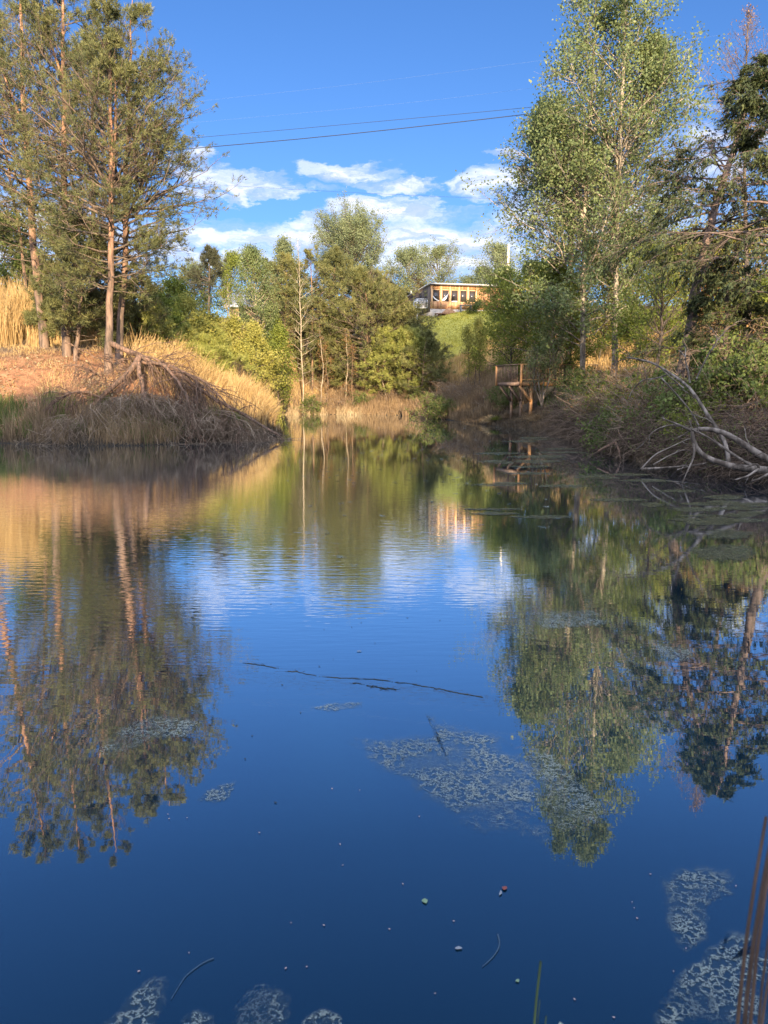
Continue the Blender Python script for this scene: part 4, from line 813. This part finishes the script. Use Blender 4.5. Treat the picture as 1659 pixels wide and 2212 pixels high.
# ------------------------------------------------------------------ ground
def ground_mat():
    m,nt=newmat('bank_soil'); n=N(nt); P=n('ShaderNodeNewGeometry').outputs['Position']
    n1=noise(n,P,.35,4); n2=noise(n,P,3.0,6,.65); n3=noise(n,P,14,5,.7)
    base=n.ramp(n.math('ADD',n.math('MULTIPLY',n2,.6),n.math('MULTIPLY',n3,.4)),[(.3,(.05,.04,.025)),(.5,(.12,.085,.05)),(.68,(.22,.16,.09))])
    def blob(cx,cy,rx,ry):
        v=n('ShaderNodeVectorMath',operation='SUBTRACT',ins={0:P,1:(cx,cy,0)}).outputs[0]; s=n('ShaderNodeSeparateXYZ',ins={0:v})
        a=n.math('POWER',n.math('ABSOLUTE',n.math('DIVIDE',s.outputs[0],rx)),2); c=n.math('POWER',n.math('ABSOLUTE',n.math('DIVIDE',s.outputs[1],ry)),2)
        d=n.math('SQRT',n.math('ADD',a,c)); d=n.math('ADD',d,n.math('MULTIPLY',n.math('SUBTRACT',n2,.5),.5))
        return n('ShaderNodeMapRange',interpolation_type='SMOOTHSTEP',ins={0:d,1:1.1,2:.8}).outputs[0]
    clay=n.ramp(n.math('ADD',n.math('MULTIPLY',n2,.6),n.math('MULTIPLY',n3,.4)),[(.36,(.09,.05,.025)),(.5,(.26,.12,.055)),(.62,(.38,.22,.11))])
    c=n.mix(blob(-15.8,35,7.0,4.6),base,clay)
    lawn=n.ramp(n2,[(.3,(.30,.28,.05)),(.7,(.55,.50,.10))])
    c=n.mix(blob(13,80,13,9),c,lawn)
    dry=n.ramp(n2,[(.3,(.18,.12,.05)),(.7,(.42,.30,.13))])
    c=n.mix(blob(-14,50,12,8),c,dry); c=n.mix(blob(18,55,10,14),c,dry)
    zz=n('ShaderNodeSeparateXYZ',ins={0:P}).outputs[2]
    shore_shade=n('ShaderNodeMapRange',interpolation_type='SMOOTHSTEP',ins={0:n.math('ADD',zz,n.math('MULTIPLY',n1,.8)),1:.35,2:1.3}).outputs[0]  # painted shade: soil darkens towards the waterline, for the gaps under twigs
    c=n.mix(shore_shade,(.018,.015,.010),c)
    c=n.mix(blob(11,30,5,17),c,n.mix(.5,(.022,.018,.012),base))  # right bank soil darkened as well, shade put into its colour
    b=n('ShaderNodeBump',ins={'Strength':.8,'Distance':.06,'Height':n.math('ADD',n2,n3)})
    d=n('ShaderNodeBsdfPrincipled',ins={'Base Color':c,'Roughness':.95,'Normal':b.outputs[0]}); n('ShaderNodeOutputMaterial',ins={0:d.outputs[0]}); return m
def axis(dens):
    out=[]; 
    for a,b,s in dens: out.append(np.arange(a,b,s))
    return np.concatenate(out)
gx=axis([(-900,-120,60),(-120,-40,6),(-40,24,.3),(24,60,1.5),(60,140,8),(140,901,60)])
gy=axis([(-300,-60,30),(-60,-6,2.),(-6,12,.35),(12,74,.3),(74,100,.8),(100,160,5),(160,1600,80)])
X,Y=np.meshgrid(gx,gy); Z=hz(X.ravel(),Y.ravel()).reshape(X.shape)
nx=len(gx); ny=len(gy); V=np.stack([X.ravel(),Y.ravel(),Z.ravel()],1); i,j=np.meshgrid(np.arange(nx-1),np.arange(ny-1)); i=i.ravel(); j=j.ravel()
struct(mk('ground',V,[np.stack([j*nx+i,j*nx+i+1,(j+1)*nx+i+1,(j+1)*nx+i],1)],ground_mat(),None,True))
# ------------------------------------------------------------------ water
def water_mat():
    m,nt=newmat('pond_water'); n=N(nt); P=n('ShaderNodeNewGeometry').outputs['Position']
    s=n('ShaderNodeSeparateXYZ',ins={0:P})
    wob=n('ShaderNodeMapping',ins={0:P,2:(0,0,.08),3:(2.0,9.5,1)}).outputs[0]
    r1=noise(n,wob,1.4,2,.5); r2=noise(n,n('ShaderNodeMapping',ins={0:P,2:(0,0,-.25),3:(1,2.6,1)}).outputs[0],5,2,.5); r3=noise(n,P,.8,2)
    # calm near the viewer and along the right side, breeze in the middle left
    big=noise(n,P,.16,2)
    cy=n('ShaderNodeMapRange',interpolation_type='SMOOTHSTEP',ins={0:s.outputs[1],1:4.0,2:8.5}).outputs[0]
    cx=n('ShaderNodeMapRange',interpolation_type='SMOOTHSTEP',ins={0:n.math('ADD',s.outputs[0],n.math('MULTIPLY',big,2.0)),1:3.4,2:.6}).outputs[0]
    amp=n.math('ADD',n.math('MULTIPLY',n.math('MULTIPLY',cy,n.math('ADD',n.math('MULTIPLY',cx,.88),.12)),n('ShaderNodeMapRange',ins={0:big,1:.3,2:.6,3:.5,4:1.1}).outputs[0]),.05)
    far=n('ShaderNodeMapRange',interpolation_type='SMOOTHSTEP',ins={0:s.outputs[1],1:11.0,2:24.0,3:1.0,4:.22}).outputs[0]
    amp=n.math('MULTIPLY',amp,far)
    h=n.math('MULTIPLY',n.math('ADD',r1,n.math('MULTIPLY',r2,.22)),amp)
    b=n('ShaderNodeBump',ins={'Strength':1.0,'Distance':.0025,'Height':n.math('ADD',h,n.math('MULTIPLY',r3,.05))})
    lw=n('ShaderNodeLayerWeight',ins={'Blend':.5,'Normal':b.outputs[0]}).outputs['Facing']
    f=n.ramp(lw,[(.0,(.06,)*3),(.33,(.135,)*3),(.47,(.28,)*3),(.63,(.52,)*3),(.83,(.80,)*3),(1,(.97,)*3)])
    g=n('ShaderNodeBsdfGlossy',ins={'Color':(.93,.97,1,1),'Roughness':.012,'Normal':b.outputs[0]})
    d=n('ShaderNodeBsdfDiffuse',ins={'Color':(.003,.017,.036,1)})
    mx=n('ShaderNodeMixShader',ins={0:f,1:d.outputs[0],2:g.outputs[0]}); n('ShaderNodeOutputMaterial',ins={0:mx.outputs[0]}); return m
struct(mk('pond_water',[(-70,-4,0),(14,-4,0),(14,73,0),(-70,73,0)],[np.array([[0,1,2,3]])],water_mat()))
# ------------------------------------------------------------------ algae mats and floating bits
def wat(px,py):
    a=(px-829.5)/F; b=(1106-py)/F; dz=-sp+b*cp; t=-CAMZ/dz; return np.array([a*t,(cp+b*sp)*t])
def algmat(name,cols,alpha=1):
    m,nt=newmat(name); n=N(nt); a=n('ShaderNodeAttribute',attribute_name='rnd').outputs['Fac']
    c=n.ramp(a,[(i/(len(cols)-1),cols[i]) for i in range(len(cols))]); d=n('ShaderNodeBsdfPrincipled',ins={'Base Color':c,'Roughness':.55})
    if alpha<1:
        f=noise(n,n('ShaderNodeNewGeometry').outputs['Position'],7,5,.7); t=n('ShaderNodeBsdfTransparent')
        mx=n('ShaderNodeMixShader',ins={0:n.math('MULTIPLY',n('ShaderNodeMapRange',ins={0:f,1:.35,2:.65}).outputs[0],alpha),1:t.outputs[0],2:d.outputs[0]}); n('ShaderNodeOutputMaterial',ins={0:mx.outputs[0]})
    else: n('ShaderNodeOutputMaterial',ins={0:d.outputs[0]})
    return m
def filmmat(name,dark,light,thin,net,sc):
    m,nt=newmat(name); n=N(nt); P=n('ShaderNodeNewGeometry').outputs['Position']; fd=n('ShaderNodeAttribute',attribute_name='fade').outputs['Fac']
    a=noise(n,P,sc,6,.7); b=noise(n,P,sc*.16,4,.6); rid=n.math('ABSOLUTE',n.math('SUBTRACT',a,.5))
    web=n('ShaderNodeMapRange',interpolation_type='SMOOTHSTEP',ins={0:rid,1:.045,2:.0,3:0.0,4:1.0}).outputs[0]
    den=n('ShaderNodeMapRange',interpolation_type='SMOOTHSTEP',ins={0:b,1:.36,2:.6}).outputs[0]
    fe=n('ShaderNodeMapRange',interpolation_type='SMOOTHSTEP',ins={0:n.math('ADD',fd,n.math('MULTIPLY',n.math('SUBTRACT',b,.5),2.6)),1:.12,2:.95}).outputs[0]
    al=n.math('MULTIPLY',fe,n.math('ADD',thin,n.math('MULTIPLY',web,n.math('MULTIPLY',n.math('ADD',den,.25),net))),True)
    c=n.mix(web,dark,light); d=n('ShaderNodeBsdfPrincipled',ins={'Base Color':c,'Roughness':.6}); t=n('ShaderNodeBsdfTransparent')
    mx=n('ShaderNodeMixShader',ins={0:al,1:t.outputs[0],2:d.outputs[0]}); n('ShaderNodeOutputMaterial',ins={0:mx.outputs[0]}); return m
Malg=algmat('pale_algae',[(.08,.13,.15),(.15,.20,.20),(.26,.31,.27)],.6); Malgf=filmmat('algae_film',(.05,.09,.11),(.22,.27,.25),.14,.65,19); Malgo=algmat('olive_scum',[(.05,.055,.025),(.09,.09,.04),(.15,.14,.07)],.6); Malgof=filmmat('olive_film',(.05,.055,.025),(.10,.10,.045),.42,.4,8)
def inside(p,poly):
    ins=np.zeros(len(p),bool); k=len(poly)
    for i in range(k):
        ax,ay=poly[i]; bx,by=poly[(i+1)%k]; c=(ay>p[:,1])!=(by>p[:,1]); ins^=c&(p[:,0]<ax+(p[:,1]-ay)*(bx-ax)/((by-ay) or 1e-9))
    return ins
def algae(label,pix,n,size,olive=False,film=True,web=9.0,thr=.1,seed=1):
    if not olive: web*=3.2; size*=.2; n=int(n*1.1)
    poly=np.array([wat(*q) for q in pix]); c=poly.mean(0)
    # roughen outline
    P=[]; k=len(poly)
    for i in range(k):
        a,b=poly[i],poly[(i+1)%k]; L=np.linalg.norm(b-a)
        for j in range(6):
            P.append(a+(b-a)*j/6+rng.normal(0,L*.035,2)*(j>0))
    P=np.array(P); root=empty('algae_mat',(c[0],c[1],0),label,'algae','mats of algae on the pond')
    lo=P.min(0); hi=P.max(0); pts=rng.uniform(lo,hi,(n*6,2)); pts=pts[inside(pts,P)]
    v=rng.random(len(pts))*.25+np.abs(vnoise(pts[:,0],pts[:,1],1/web,seed)-.5)+ (vnoise(pts[:,0],pts[:,1],1/web*4,seed+3)-.5)*.35
    pts=pts[np.argsort(v)[:max(20,int(len(pts)*min(.6,thr*2.6)))]]; rng.shuffle(pts); pts=pts[:n]
    m=len(pts); size=size*1.0; z=np.full(m,.005)+rng.uniform(0,.0015,m); cc=np.stack([pts[:,0]-c[0],pts[:,1]-c[1],z],1)
    V,Fq=leaves(cc,size,40.0,.5); V[:,2]=np.clip(V[:,2],.004,.008)
    mk('algae_flecks',V,[Fq],Malgo if olive else Malg,root,False,rng.random(m))
    if film or not olive:
        q=len(P); Q=P-c; V=np.concatenate([[[0,0,.003]],np.column_stack([Q*.62,np.full(q,.003)]),np.column_stack([Q*1.06,np.full(q,.003)])])
        F1=np.array([(0,1+i,1+(i+1)%q) for i in range(q)]); F2=np.array([(1+i,1+q+i,1+q+(i+1)%q,1+(i+1)%q) for i in range(q)])
        o=mk('algae_film',V,[F1,F2],Malgof if olive else Malgf,root,False,rng.random(2*q))
        at=o.data.attributes.new('fade','FLOAT','POINT'); at.data.foreach_set('value',np.concatenate([np.ones(q+1),np.zeros(q)]).astype(np.float32))
algae('largest pale algae mat in the middle foreground, with bubbly clumps',[(765,1595),(850,1588),(950,1590),(920,1545),(1000,1560),(1060,1580),(1110,1610),(1160,1650),(1170,1700),(1180,1760),(1175,1815),(1100,1812),(1010,1785),(930,1750),(870,1700),(810,1660),(790,1620),(760,1615)],2600,.035,thr=.12,web=7)
algae('greenish algae mat joined to the reflection of the spring tree',[(1120,1610),(1180,1620),(1260,1690),(1310,1750),(1300,1785),(1220,1800),(1175,1770),(1175,1700),(1140,1650)],900,.035,thr=.1,seed=2)
algae('small leaf shaped algae patch left of the large mat',[(426,1730),(445,1710),(480,1695),(512,1688),(505,1705),(490,1728),(460,1738)],260,.03,web=12)
algae('netted algae clump at the bottom edge, right of centre left',[(500,2235),(503,2180),(530,2150),(560,2125),(600,2128),(625,2150),(632,2200),(620,2235)],700,.022,web=16,thr=.14,film=True,seed=5)
algae('netted algae clump at the lower left corner, longest of the bottom row',[(190,2235),(250,2190),(290,2140),(330,2110),(370,2115),(360,2170),(330,2230)],600,.022,web=16,thr=.1,seed=6)
algae('small netted algae clump between the two large bottom ones',[(380,2235),(400,2195),(430,2180),(460,2195),(470,2235)],240,.022,web=16,thr=.12,seed=7)
algae('small netted algae clump at the bottom centre',[(640,2235),(665,2195),(700,2180),(735,2195),(740,2235)],220,.022,web=16,thr=.12,seed=8)
algae('scattered algae flecks left of the foreground reeds',[(1420,1900),(1470,1870),(1590,1880),(1585,1925),(1540,1960),(1530,2030),(1480,2060),(1440,2010),(1425,1950)],420,.03,web=10,thr=.07,film=False,seed=9)
algae('algae patch around the foreground reed stems',[(1400,2235),(1440,2150),(1520,2060),(1590,2000),(1665,1990),(1670,2235)],900,.022,web=14,thr=.08,film=False,seed=10)
algae('faint algae patch inside the reflection of the left pines',[(280,1560),(330,1540),(400,1545),(440,1560),(400,1590),(330,1600),(240,1640),(180,1650),(220,1600)],420,.045,web=6,thr=.1,seed=11)
algae('oval algae mat inside the reflection of the right trees, nearest one',[(1130,1325),(1200,1315),(1290,1320),(1330,1345),(1260,1360),(1160,1358)],500,.06,web=4,thr=.2,seed=12,film=True)
algae('triangular pale algae mat under the hemlock reflection',[(1405,1390),(1460,1385),(1500,1410),(1480,1435),(1430,1425)],300,.05,web=5,thr=.2,seed=13)
algae('olive scum mat far to the side, largest of the two by the frame edge',[(1490,1185),(1560,1175),(1620,1180),(1640,1195),(1600,1215),(1520,1210)],700,.06,True,web=4,thr=.25,seed=14)
algae('smaller olive scum mat above the largest one by the frame edge',[(1515,1148),(1570,1142),(1640,1152),(1600,1166),(1530,1162)],500,.06,True,web=4,thr=.25,seed=15)
algae('faint drifting algae streak right of centre',[(670,1530),(720,1518),(790,1515),(780,1530),(720,1538)],120,.04,web=6,thr=.12,seed=16)
for i in range(40):
    px=rng.uniform(1060,1640); py=rng.uniform(925,1130) 
    lim=np.interp(px,[880,1200,1400,1659],[915,950,1025,1075])
    if py<lim: py=lim+rng.uniform(5,80)
    w=rng.uniform(20,75); h=rng.uniform(2,6)
    pix=[(px+w*cos(a)*(1+.2*sin(3*a+i)),py+h*sin(a)) for a in np.linspace(0,2*pi,9)[:-1]]
    algae('thin olive streak of scum floating off the right bank',pix,260,.09,True,web=3,thr=.3,seed=20+i)
# scatter of small dark/pale flecks in far calm water: uncountable
n=900; q=np.array([wat(px,py) for px,py in zip(rng.uniform(620,1250,n),920+rng.exponential(45,n))]); q=q[(q[:,1]<66)&(pond_sd(q[:,0],q[:,1])<-.3)]
V,Fq=leaves(np.column_stack([q,np.full(len(q),.008)]),.16,14,.5); V[:,2]=np.clip(V[:,2],.004,.02); tag(mk('floating_debris',V,[Fq],Malg,None,False,rng.random(len(q))),'fine pale flecks drifting on the far part of the pond','debris',None,'stuff')
Mpk=plain('pinkish_petal',(.55,.38,.33),.6,.2,20); Mgy=plain('grey_leaf',(.22,.25,.28),.6,.2,20); Mgn=plain('green_leaf',(.17,.26,.16),.5,.2,20); Mrd=plain('dark_red_leaf',(.22,.07,.06),.6,.3,20); Mdk=plain('dark_seed',(.03,.035,.03),.7,.3,20)
def floater(px,py,L,mat,label,cat='leaf',asp=.6,grp=None,curl=.25):
    curl*=.35; L*=.7
    c=wat(px,py); n_=7; V=[]; 
    for i in range(n_):
        t=i/(n_-1); w=L*asp*.5*math.sin(pi*min(1,t*1.02+.02))**.7
        for s_ in (-1,0,1): V.append(((t-.5)*L, s_*w*rng.uniform(.7,1.15)+.1*L*math.sin(3*t), .004+ (abs(s_)*curl*.25*L if True else 0)+curl*.3*L*(t-.5)**2+.05*L*rng.random()))
    V=np.array(V); V2=V.copy(); V2[:,2]-=.0008
    Fq=np.array([(i*3+k,i*3+k+3,i*3+k+4,i*3+k+1) for i in range(n_-1) for k in (0,1)])
    a=rng.uniform(0,6.28); R2=np.array([[cos(a),-sin(a),0],[sin(a),cos(a),0],[0,0,1]])
    nm={'leaf':'floating_leaf','petal':'fallen_petal','seed':'floating_seed'}[cat]
    o=mk(nm,np.concatenate([V@R2.T,V2@R2.T]),[Fq,Fq[:,::-1]+len(V)],mat,None,True,None,(c[0],c[1],0)); tag(o,label,cat,grp)
floater(919,1948,.045,Mgn,'round pale green leaf floating in the foreground','leaf',.8)
floater(991,2051,.04,Mgy,'pale grey oval leaf floating right below the green one','leaf',.6)
floater(1091,1921,.04,Mrd,'dark red curled leaf floating next to a faint ring of bubbles','leaf',.8,curl=.6)
floater(1080,1931,.045,Mgy,'pale translucent scrap touching the dark red leaf','leaf',.35)
floater(1117,2120,.025,Mgn,'tiny yellow green leaf near the curled grass tip','leaf',.7)
floater(1185,2262,.03,Mgn,'green leaf under the arching grass blade','leaf',.5)
G1='small pinkish petals on the water'; lb='tiny pinkish petal floating on the dark blue foreground water'
for px,py in [(980,1991),(841,2008),(870,1911),(940,2148),(1241,2160),(408,2060),(617,2093),(663,2090),(740,1870),(735,1825),(906,1765),(629,1995),(300,2100),(1405,1890),(1370,1963),(1365,1950),(1376,1985),(1482,2050),(1326,2200),(717,1705),(777,1708),(560,1800),(404,1768),(365,1770),(363,1760),(1590,1915),(1455,2100),(700,2000)]:
    floater(px,py,rng.uniform(.008,.015),Mpk,lb,'petal',.5,G1)
G2='dark specks on the water'; lb='tiny dark seed floating on the blue middle water'
for px,py in [(780,1345),(700,1360),(760,1355),(880,1335),(830,1320),(610,1480),(545,1590),(650,1540),(690,1440),(720,1425),(585,1305),(740,1310),(900,1450),(1010,1500),(560,1270),(500,1410),(950,1340),(630,1250),(810,1390),(860,1290),(675,1300),(930,1620),(1005,1640),(870,1640),(595,1735),(530,1640)]:
    floater(px,py,rng.uniform(.014,.03),Mdk,lb,'seed',.5,G2)
floater(776,1408,.06,Mgy,'pale feathery leaf alone on the blue water, middle distance','leaf',.5)
# dark dotted line of twigs in the middle
def twline(label,pts,r):
    P=np.array([[*wat(a,b),.002] for a,b in pts]); P=resample(P,80); P[:,:2]+=np.cumsum(rng.normal(0,.006,(80,2)),0); b=MB(); o=P[0].copy()
    for i in range(0,77,1):
        if vnoise(i*1.0,r*1000,3.0,4)<.62: b.tubes((P[i:i+3]-o)[None],np.full((1,3),r*rng.uniform(.5,1.4)),4)
        if rng.random()<.25: q=P[i]-o; b.tubes(np.array([[q,q+[rng.normal(0,.015),rng.normal(0,.015),0],q+[rng.normal(0,.025),rng.normal(0,.025),0]]]),np.full((1,3),r*.6),3)
    tag(b.build('water_weed',Mdk,None,True,loc=tuple(o)),label,'stem')
twline('broken dark weed stem trailing across the blue water',[(525,1432),(600,1440),(660,1455),(740,1465),(830,1473),(910,1485),(1040,1512)],.0019)
twline('shorter dark weed stem just below the long trailing one',[(760,1478),(800,1482),(850,1490)],.0017)
# submerged-looking pale arcs
def arc(label,pts,r,mat):
    P=resample(np.array([[*wat(a,b),.004] for a,b in pts]),14); b=MB(); o=P[0].copy(); b.tubes((P-o)[None],np.linspace(r*.5,r,14)[None],5); tag(b.build('sunken_stem',mat,None,True,loc=tuple(o)),label,'stem')
Mfaint=plain('silted_stem',(.06,.11,.16),.7,.2,10)
arc('faint curved stem just under the surface right of the grey leaf',[(1042,2090),(1065,2070),(1078,2050),(1080,2035),(1075,2020)],.0025,Mfaint)
arc('faint straight stem reaching up from the lower left algae clump',[(370,2160),(400,2110),(440,2080),(462,2072)],.002,Mfaint)
# foreground reed stems
G3='reed stems at the lower right corner'; Mre=plain('brown_reed',(.085,.062,.052),.8,.3,12)
for k,(pts,D,r,lb) in enumerate([([(1583,2400),(1590,2212),(1608,2030),(1630,1900),(1648,1800),(1655,1765)],1.0,.0048,'longest brown reed stem with its pointed tip showing'),([(1598,2400),(1604,2212),(1622,2050),(1645,1920),(1670,1790)],1.05,.0060,'thick brown reed stem right of the longest one'),([(1612,2400),(1618,2212),(1628,2080),(1648,1930),(1680,1780)],.95,.0045,'brown reed stem between the thick one and the corner'),([(1630,2400),(1634,2212),(1642,2130),(1662,2010)],1.0,.0035,'short thin reed stem second from the corner'),([(1625,2400),(1640,2212),(1655,2120),(1672,2040)],.9,.0038,'short thin reed stem nearest the corner')]):
    P=polyv(pts,D); P=np.concatenate([[[P[0][0]-.02,P[0][1],.0]],P]); P=resample(P,16); b=MB(); b.tubes((P-P[0])[None],np.linspace(r*1.15,r*.45,16)[None],8); tag(b.build('reed_stem',Mre,None,True,loc=tuple(P[0])),lb,'reed stem',G3)
# curled sprig and arching blade at the bottom
Mgb=plain('pale_blade',(.25,.31,.26),.5,.2,12); Mgs=plain('dark_green_stem',(.03,.06,.03),.6,.3,12)
def nearstem(name,label,cat,pts,D,r,mat,r2=None):
    P=polyv(pts,D); P=np.concatenate([[[P[0][0],P[0][1],0.0]],P]); P=resample(P,24); b=MB(); b.tubes((P-P[0])[None],np.linspace(r,r2 or r*.4,24)[None],6); tag(b.build({'grass_blade':'fresh_grass'}.get(name,name),mat,None,True,loc=tuple(P[0])),label,cat,'fresh stems at the bottom edge')
nearstem('curled_fern','slender green sprig with a curled tip','sprig',[(1150,2350),(1153,2212),(1158,2150),(1164,2110),(1172,2088),(1178,2080),(1178,2072),(1171,2070),(1168,2077)],1.25,.0028,Mgs,.0022)
nearstem('grass_blade','pale grass blade arching over at the bottom edge','grass blade',[(1185,2330),(1195,2212),(1205,2185),(1215,2173),(1224,2178),(1230,2195),(1234,2225),(1235,2260)],1.2,.0035,Mgb,.003)
nearstem('grass_blade','short straight dark blade beside the curled sprig','grass blade',[(1156,2340),(1160,2212),(1163,2190),(1166,2160)],1.25,.002,Mgs)
nearstem('grass_blade','broad short dark leaf left of the arching blade','grass blade',[(1168,2340),(1173,2230),(1180,2195)],1.22,.0045,Mgs,.001)

# ------------------------------------------------------------------ trees behind the viewer (they throw the evening shade)
bt=tree('shade_tree','tall broadleaf tree on the hill behind the viewer','tree',[np.array([0,-24,float(hz(0,-24))]),np.array([.2,-24,9]),np.array([0,-24,17.])],.3,'leaf','brk_dark','shade',group='trees behind the viewer',nl=70,h0=.12,Lmax=4.5,k2=7,k3=5,kt=2,k4=4,size=.34,el0=10,el1=55,flat=.1,peak=.5,Ltop=.3)
TB=[(-15,-24,.78),(-11.5,-26,.84),(-8,-24,.80),(-5,-26.5,.86),(-1.5,-24,.78),(1.5,-26.5,.84),(5,-24.5,.78),(-19,-27,.8),(8.5,-20,.85),(12,-16,.95),(11.5,-9,.8),(-22,-27,.62),(12.5,-25,.8),(22,-20,.6),(25,-10,.6),(23,-30,.7)]
for i,(x_,y_,s_) in enumerate(TB):
    c=bt if i==0 else copy_tree(bt); c.location=(x_,y_,float(hz(x_,y_))-.2); c.scale=(s_*1.1,s_*1.1,s_); c.rotation_euler=(0,0,i*1.3)

# ------------------------------------------------------------------ sky, sun, camera
w=bpy.data.worlds.new('World'); sc.world=w; w.use_nodes=True; nt=w.node_tree; nt.nodes.clear(); n=N(nt)
sky=n('ShaderNodeTexSky',sky_type='NISHITA'); sky.sun_disc=False; sky.sun_elevation=SUN_EL; sky.sun_rotation=pi-SUN_AZ; sky.altitude=300; sky.air_density=1.0; sky.dust_density=.7; sky.ozone_density=3.0
D=n('ShaderNodeTexCoord').outputs['Generated']; s=n('ShaderNodeSeparateXYZ',ins={0:D}); sx,sy,sz=s.outputs
az0=n.math('ARCTAN2',sx,sy); el0_=n.math('ARCSINE',sz)
wc=n('ShaderNodeTexNoise',ins={'Vector':n('ShaderNodeCombineXYZ',ins={0:n.math('MULTIPLY',az0,7.0),1:n.math('MULTIPLY',el0_,16.0),2:3.0}).outputs[0],'Scale':1.6,'Detail':7,'Roughness':.62}).outputs[1]
ws=n('ShaderNodeSeparateXYZ',ins={0:wc}).outputs
az=n.math('ADD',az0,n.math('MULTIPLY',n.math('SUBTRACT',ws[0],.5),.16)); el=n.math('ADD',el0_,n.math('MULTIPLY',n.math('SUBTRACT',ws[1],.5),.06))
def azel(px,py):
    a=(px-829.5)/F; b=(1106-py)/F; v=np.array([a,cp+b*sp,-sp+b*cp]); v/=np.linalg.norm(v); return math.atan2(v[0],v[1]),math.asin(v[2])
blobs=[(430,345,60,28,1.0),(520,395,110,30,1.1),(600,418,90,12,.9),(470,430,90,15,.8),(770,370,120,26,.9),(860,400,90,20,.9),(700,405,60,14,.9),
       (880,460,160,34,1.15),(560,510,230,36,1.15),(950,520,190,50,1.35),(700,480,80,20,.8),(1080,395,110,35,1.0),(1090,325,50,16,.7),(1000,570,230,40,1.2),(500,560,300,30,1.0),(1300,470,260,90,.9),(1560,330,160,90,.8),(60,520,300,110,1.0),(-300,450,400,90,.8),(2100,450,500,120,.8),(1520,210,80,30,.5)]
acc=None
for px,py,wx,wy,k in blobs:
    a0,e0=azel(px,py); a1,_=azel(px+wx,py); _,e1=azel(px,py-wy)
    u=n.math('DIVIDE',n.math('SUBTRACT',az,a0),abs(a1-a0)); v=n.math('DIVIDE',n.math('SUBTRACT',el,e0),abs(e1-e0))
    g=n.math('MULTIPLY',n.math('POWER',2.718,n.math('MULTIPLY',n.math('ADD',n.math('MULTIPLY',u,u),n.math('MULTIPLY',v,v)),-1)),k)
    acc=g if acc is None else n.math('MAXIMUM',acc,g)
cv=n('ShaderNodeCombineXYZ',ins={0:n.math('MULTIPLY',az,9.0),1:n.math('MULTIPLY',el,26.0),2:0.0}).outputs[0]
nz=noise(n,cv,1.1,9,.58); wn=n('ShaderNodeTexNoise',ins={'Vector':cv,'Scale':.9,'Detail':3}).outputs[1]
cv2=n('ShaderNodeVectorMath',operation='ADD',ins={0:cv,1:n('ShaderNodeVectorMath',operation='MULTIPLY',ins={0:wn,1:(.9,.5,0)}).outputs[0]}).outputs[0]
nz=noise(n,cv2,1.3,9,.6)
back=n('ShaderNodeMapRange',interpolation_type='SMOOTHSTEP',ins={0:n.math('ADD',n.math('MULTIPLY',sy,-1.0),n.math('MULTIPLY',n.math('MAXIMUM',sz,0),.75)),1:.15,2:.6}).outputs[0]  # unseen clouds added overhead and behind the viewer, to fill the shade
acc=n.math('MAXIMUM',acc,n.math('MULTIPLY',back,1.0))
dens=n.math('ADD',n.math('MULTIPLY',acc,.70),n.math('MULTIPLY',n.math('SUBTRACT',nz,.5),1.9))
dens=n.math('SUBTRACT',dens,n('ShaderNodeMapRange',ins={0:acc,1:0.05,2:.4,3:1.0,4:0.0}).outputs[0])
cf=n('ShaderNodeMapRange',interpolation_type='SMOOTHSTEP',ins={0:dens,1:-.12,2:.98,3:0,4:.90}).outputs[0]
cv3=n('ShaderNodeVectorMath',operation='ADD',ins={0:cv2,1:(0.1,.28,0)}).outputs[0]; nzu=noise(n,cv3,1.3,7,.6)
shd=n('ShaderNodeMapRange',interpolation_type='SMOOTHSTEP',ins={0:n.math('SUBTRACT',nz,nzu),1:-.09,2:.09}).outputs[0]
SK=.074
skc=n.mix(1.0,sky.outputs[0],(.70,.82,1.10),'MULTIPLY')
hs=n('ShaderNodeHueSaturation',ins={'Saturation':1.06,'Color':skc}).outputs[0]
cloudc=n.mix(shd,(4.0,4.5,6.1),(6.5,6.6,7.3))
bb=n.math('ADD',1.0,n.math('MULTIPLY',back,1.9))  # added clouds made brighter than the visible ones, as fill light
cloudc=n('ShaderNodeVectorMath',operation='MULTIPLY',ins={0:cloudc,1:n('ShaderNodeCombineXYZ',ins={0:bb,1:bb,2:bb}).outputs[0]}).outputs[0]
fin=n.mix(cf,hs,cloudc)
bg=n('ShaderNodeBackground',ins={0:fin,1:SK}); n('ShaderNodeOutputWorld',ins={0:bg.outputs[0]})
sl=bpy.data.lights.new('sun','SUN'); sl.energy=5.0; sl.angle=R(.6); sl.color=(1.0,.76,.50); so=bpy.data.objects.new('sun',sl); C.objects.link(so)
sd=Vector((sin(SUN_AZ)*cos(SUN_EL),-cos(SUN_AZ)*cos(SUN_EL),sin(SUN_EL))); so.rotation_euler=sd.to_track_quat('Z','Y').to_euler(); so.location=(0,0,60)
cam=bpy.data.cameras.new('camera'); co=bpy.data.objects.new('camera',cam); C.objects.link(co); co.location=(0,0,CAMZ); co.rotation_euler=(R(90)-PITCH,0,0)
cam.sensor_fit='HORIZONTAL'; cam.sensor_width=36; cam.lens=36*F/1659; cam.clip_end=4000; cam.clip_start=.05
cam.dof.use_dof=True; cam.dof.focus_distance=30; cam.dof.aperture_fstop=9.5
sc.camera=co
sc.view_settings.view_transform='Standard'; sc.view_settings.look='None'; sc.view_settings.exposure=1.35; sc.view_settings.gamma=1
sc.cycles.max_bounces=6; sc.cycles.transparent_max_bounces=8; sc.cycles.caustics_reflective=False; sc.cycles.caustics_refractive=False; sc.cycles.sample_clamp_indirect=6
for o in list(bpy.data.objects):
    if 'used' in o: del o['used']
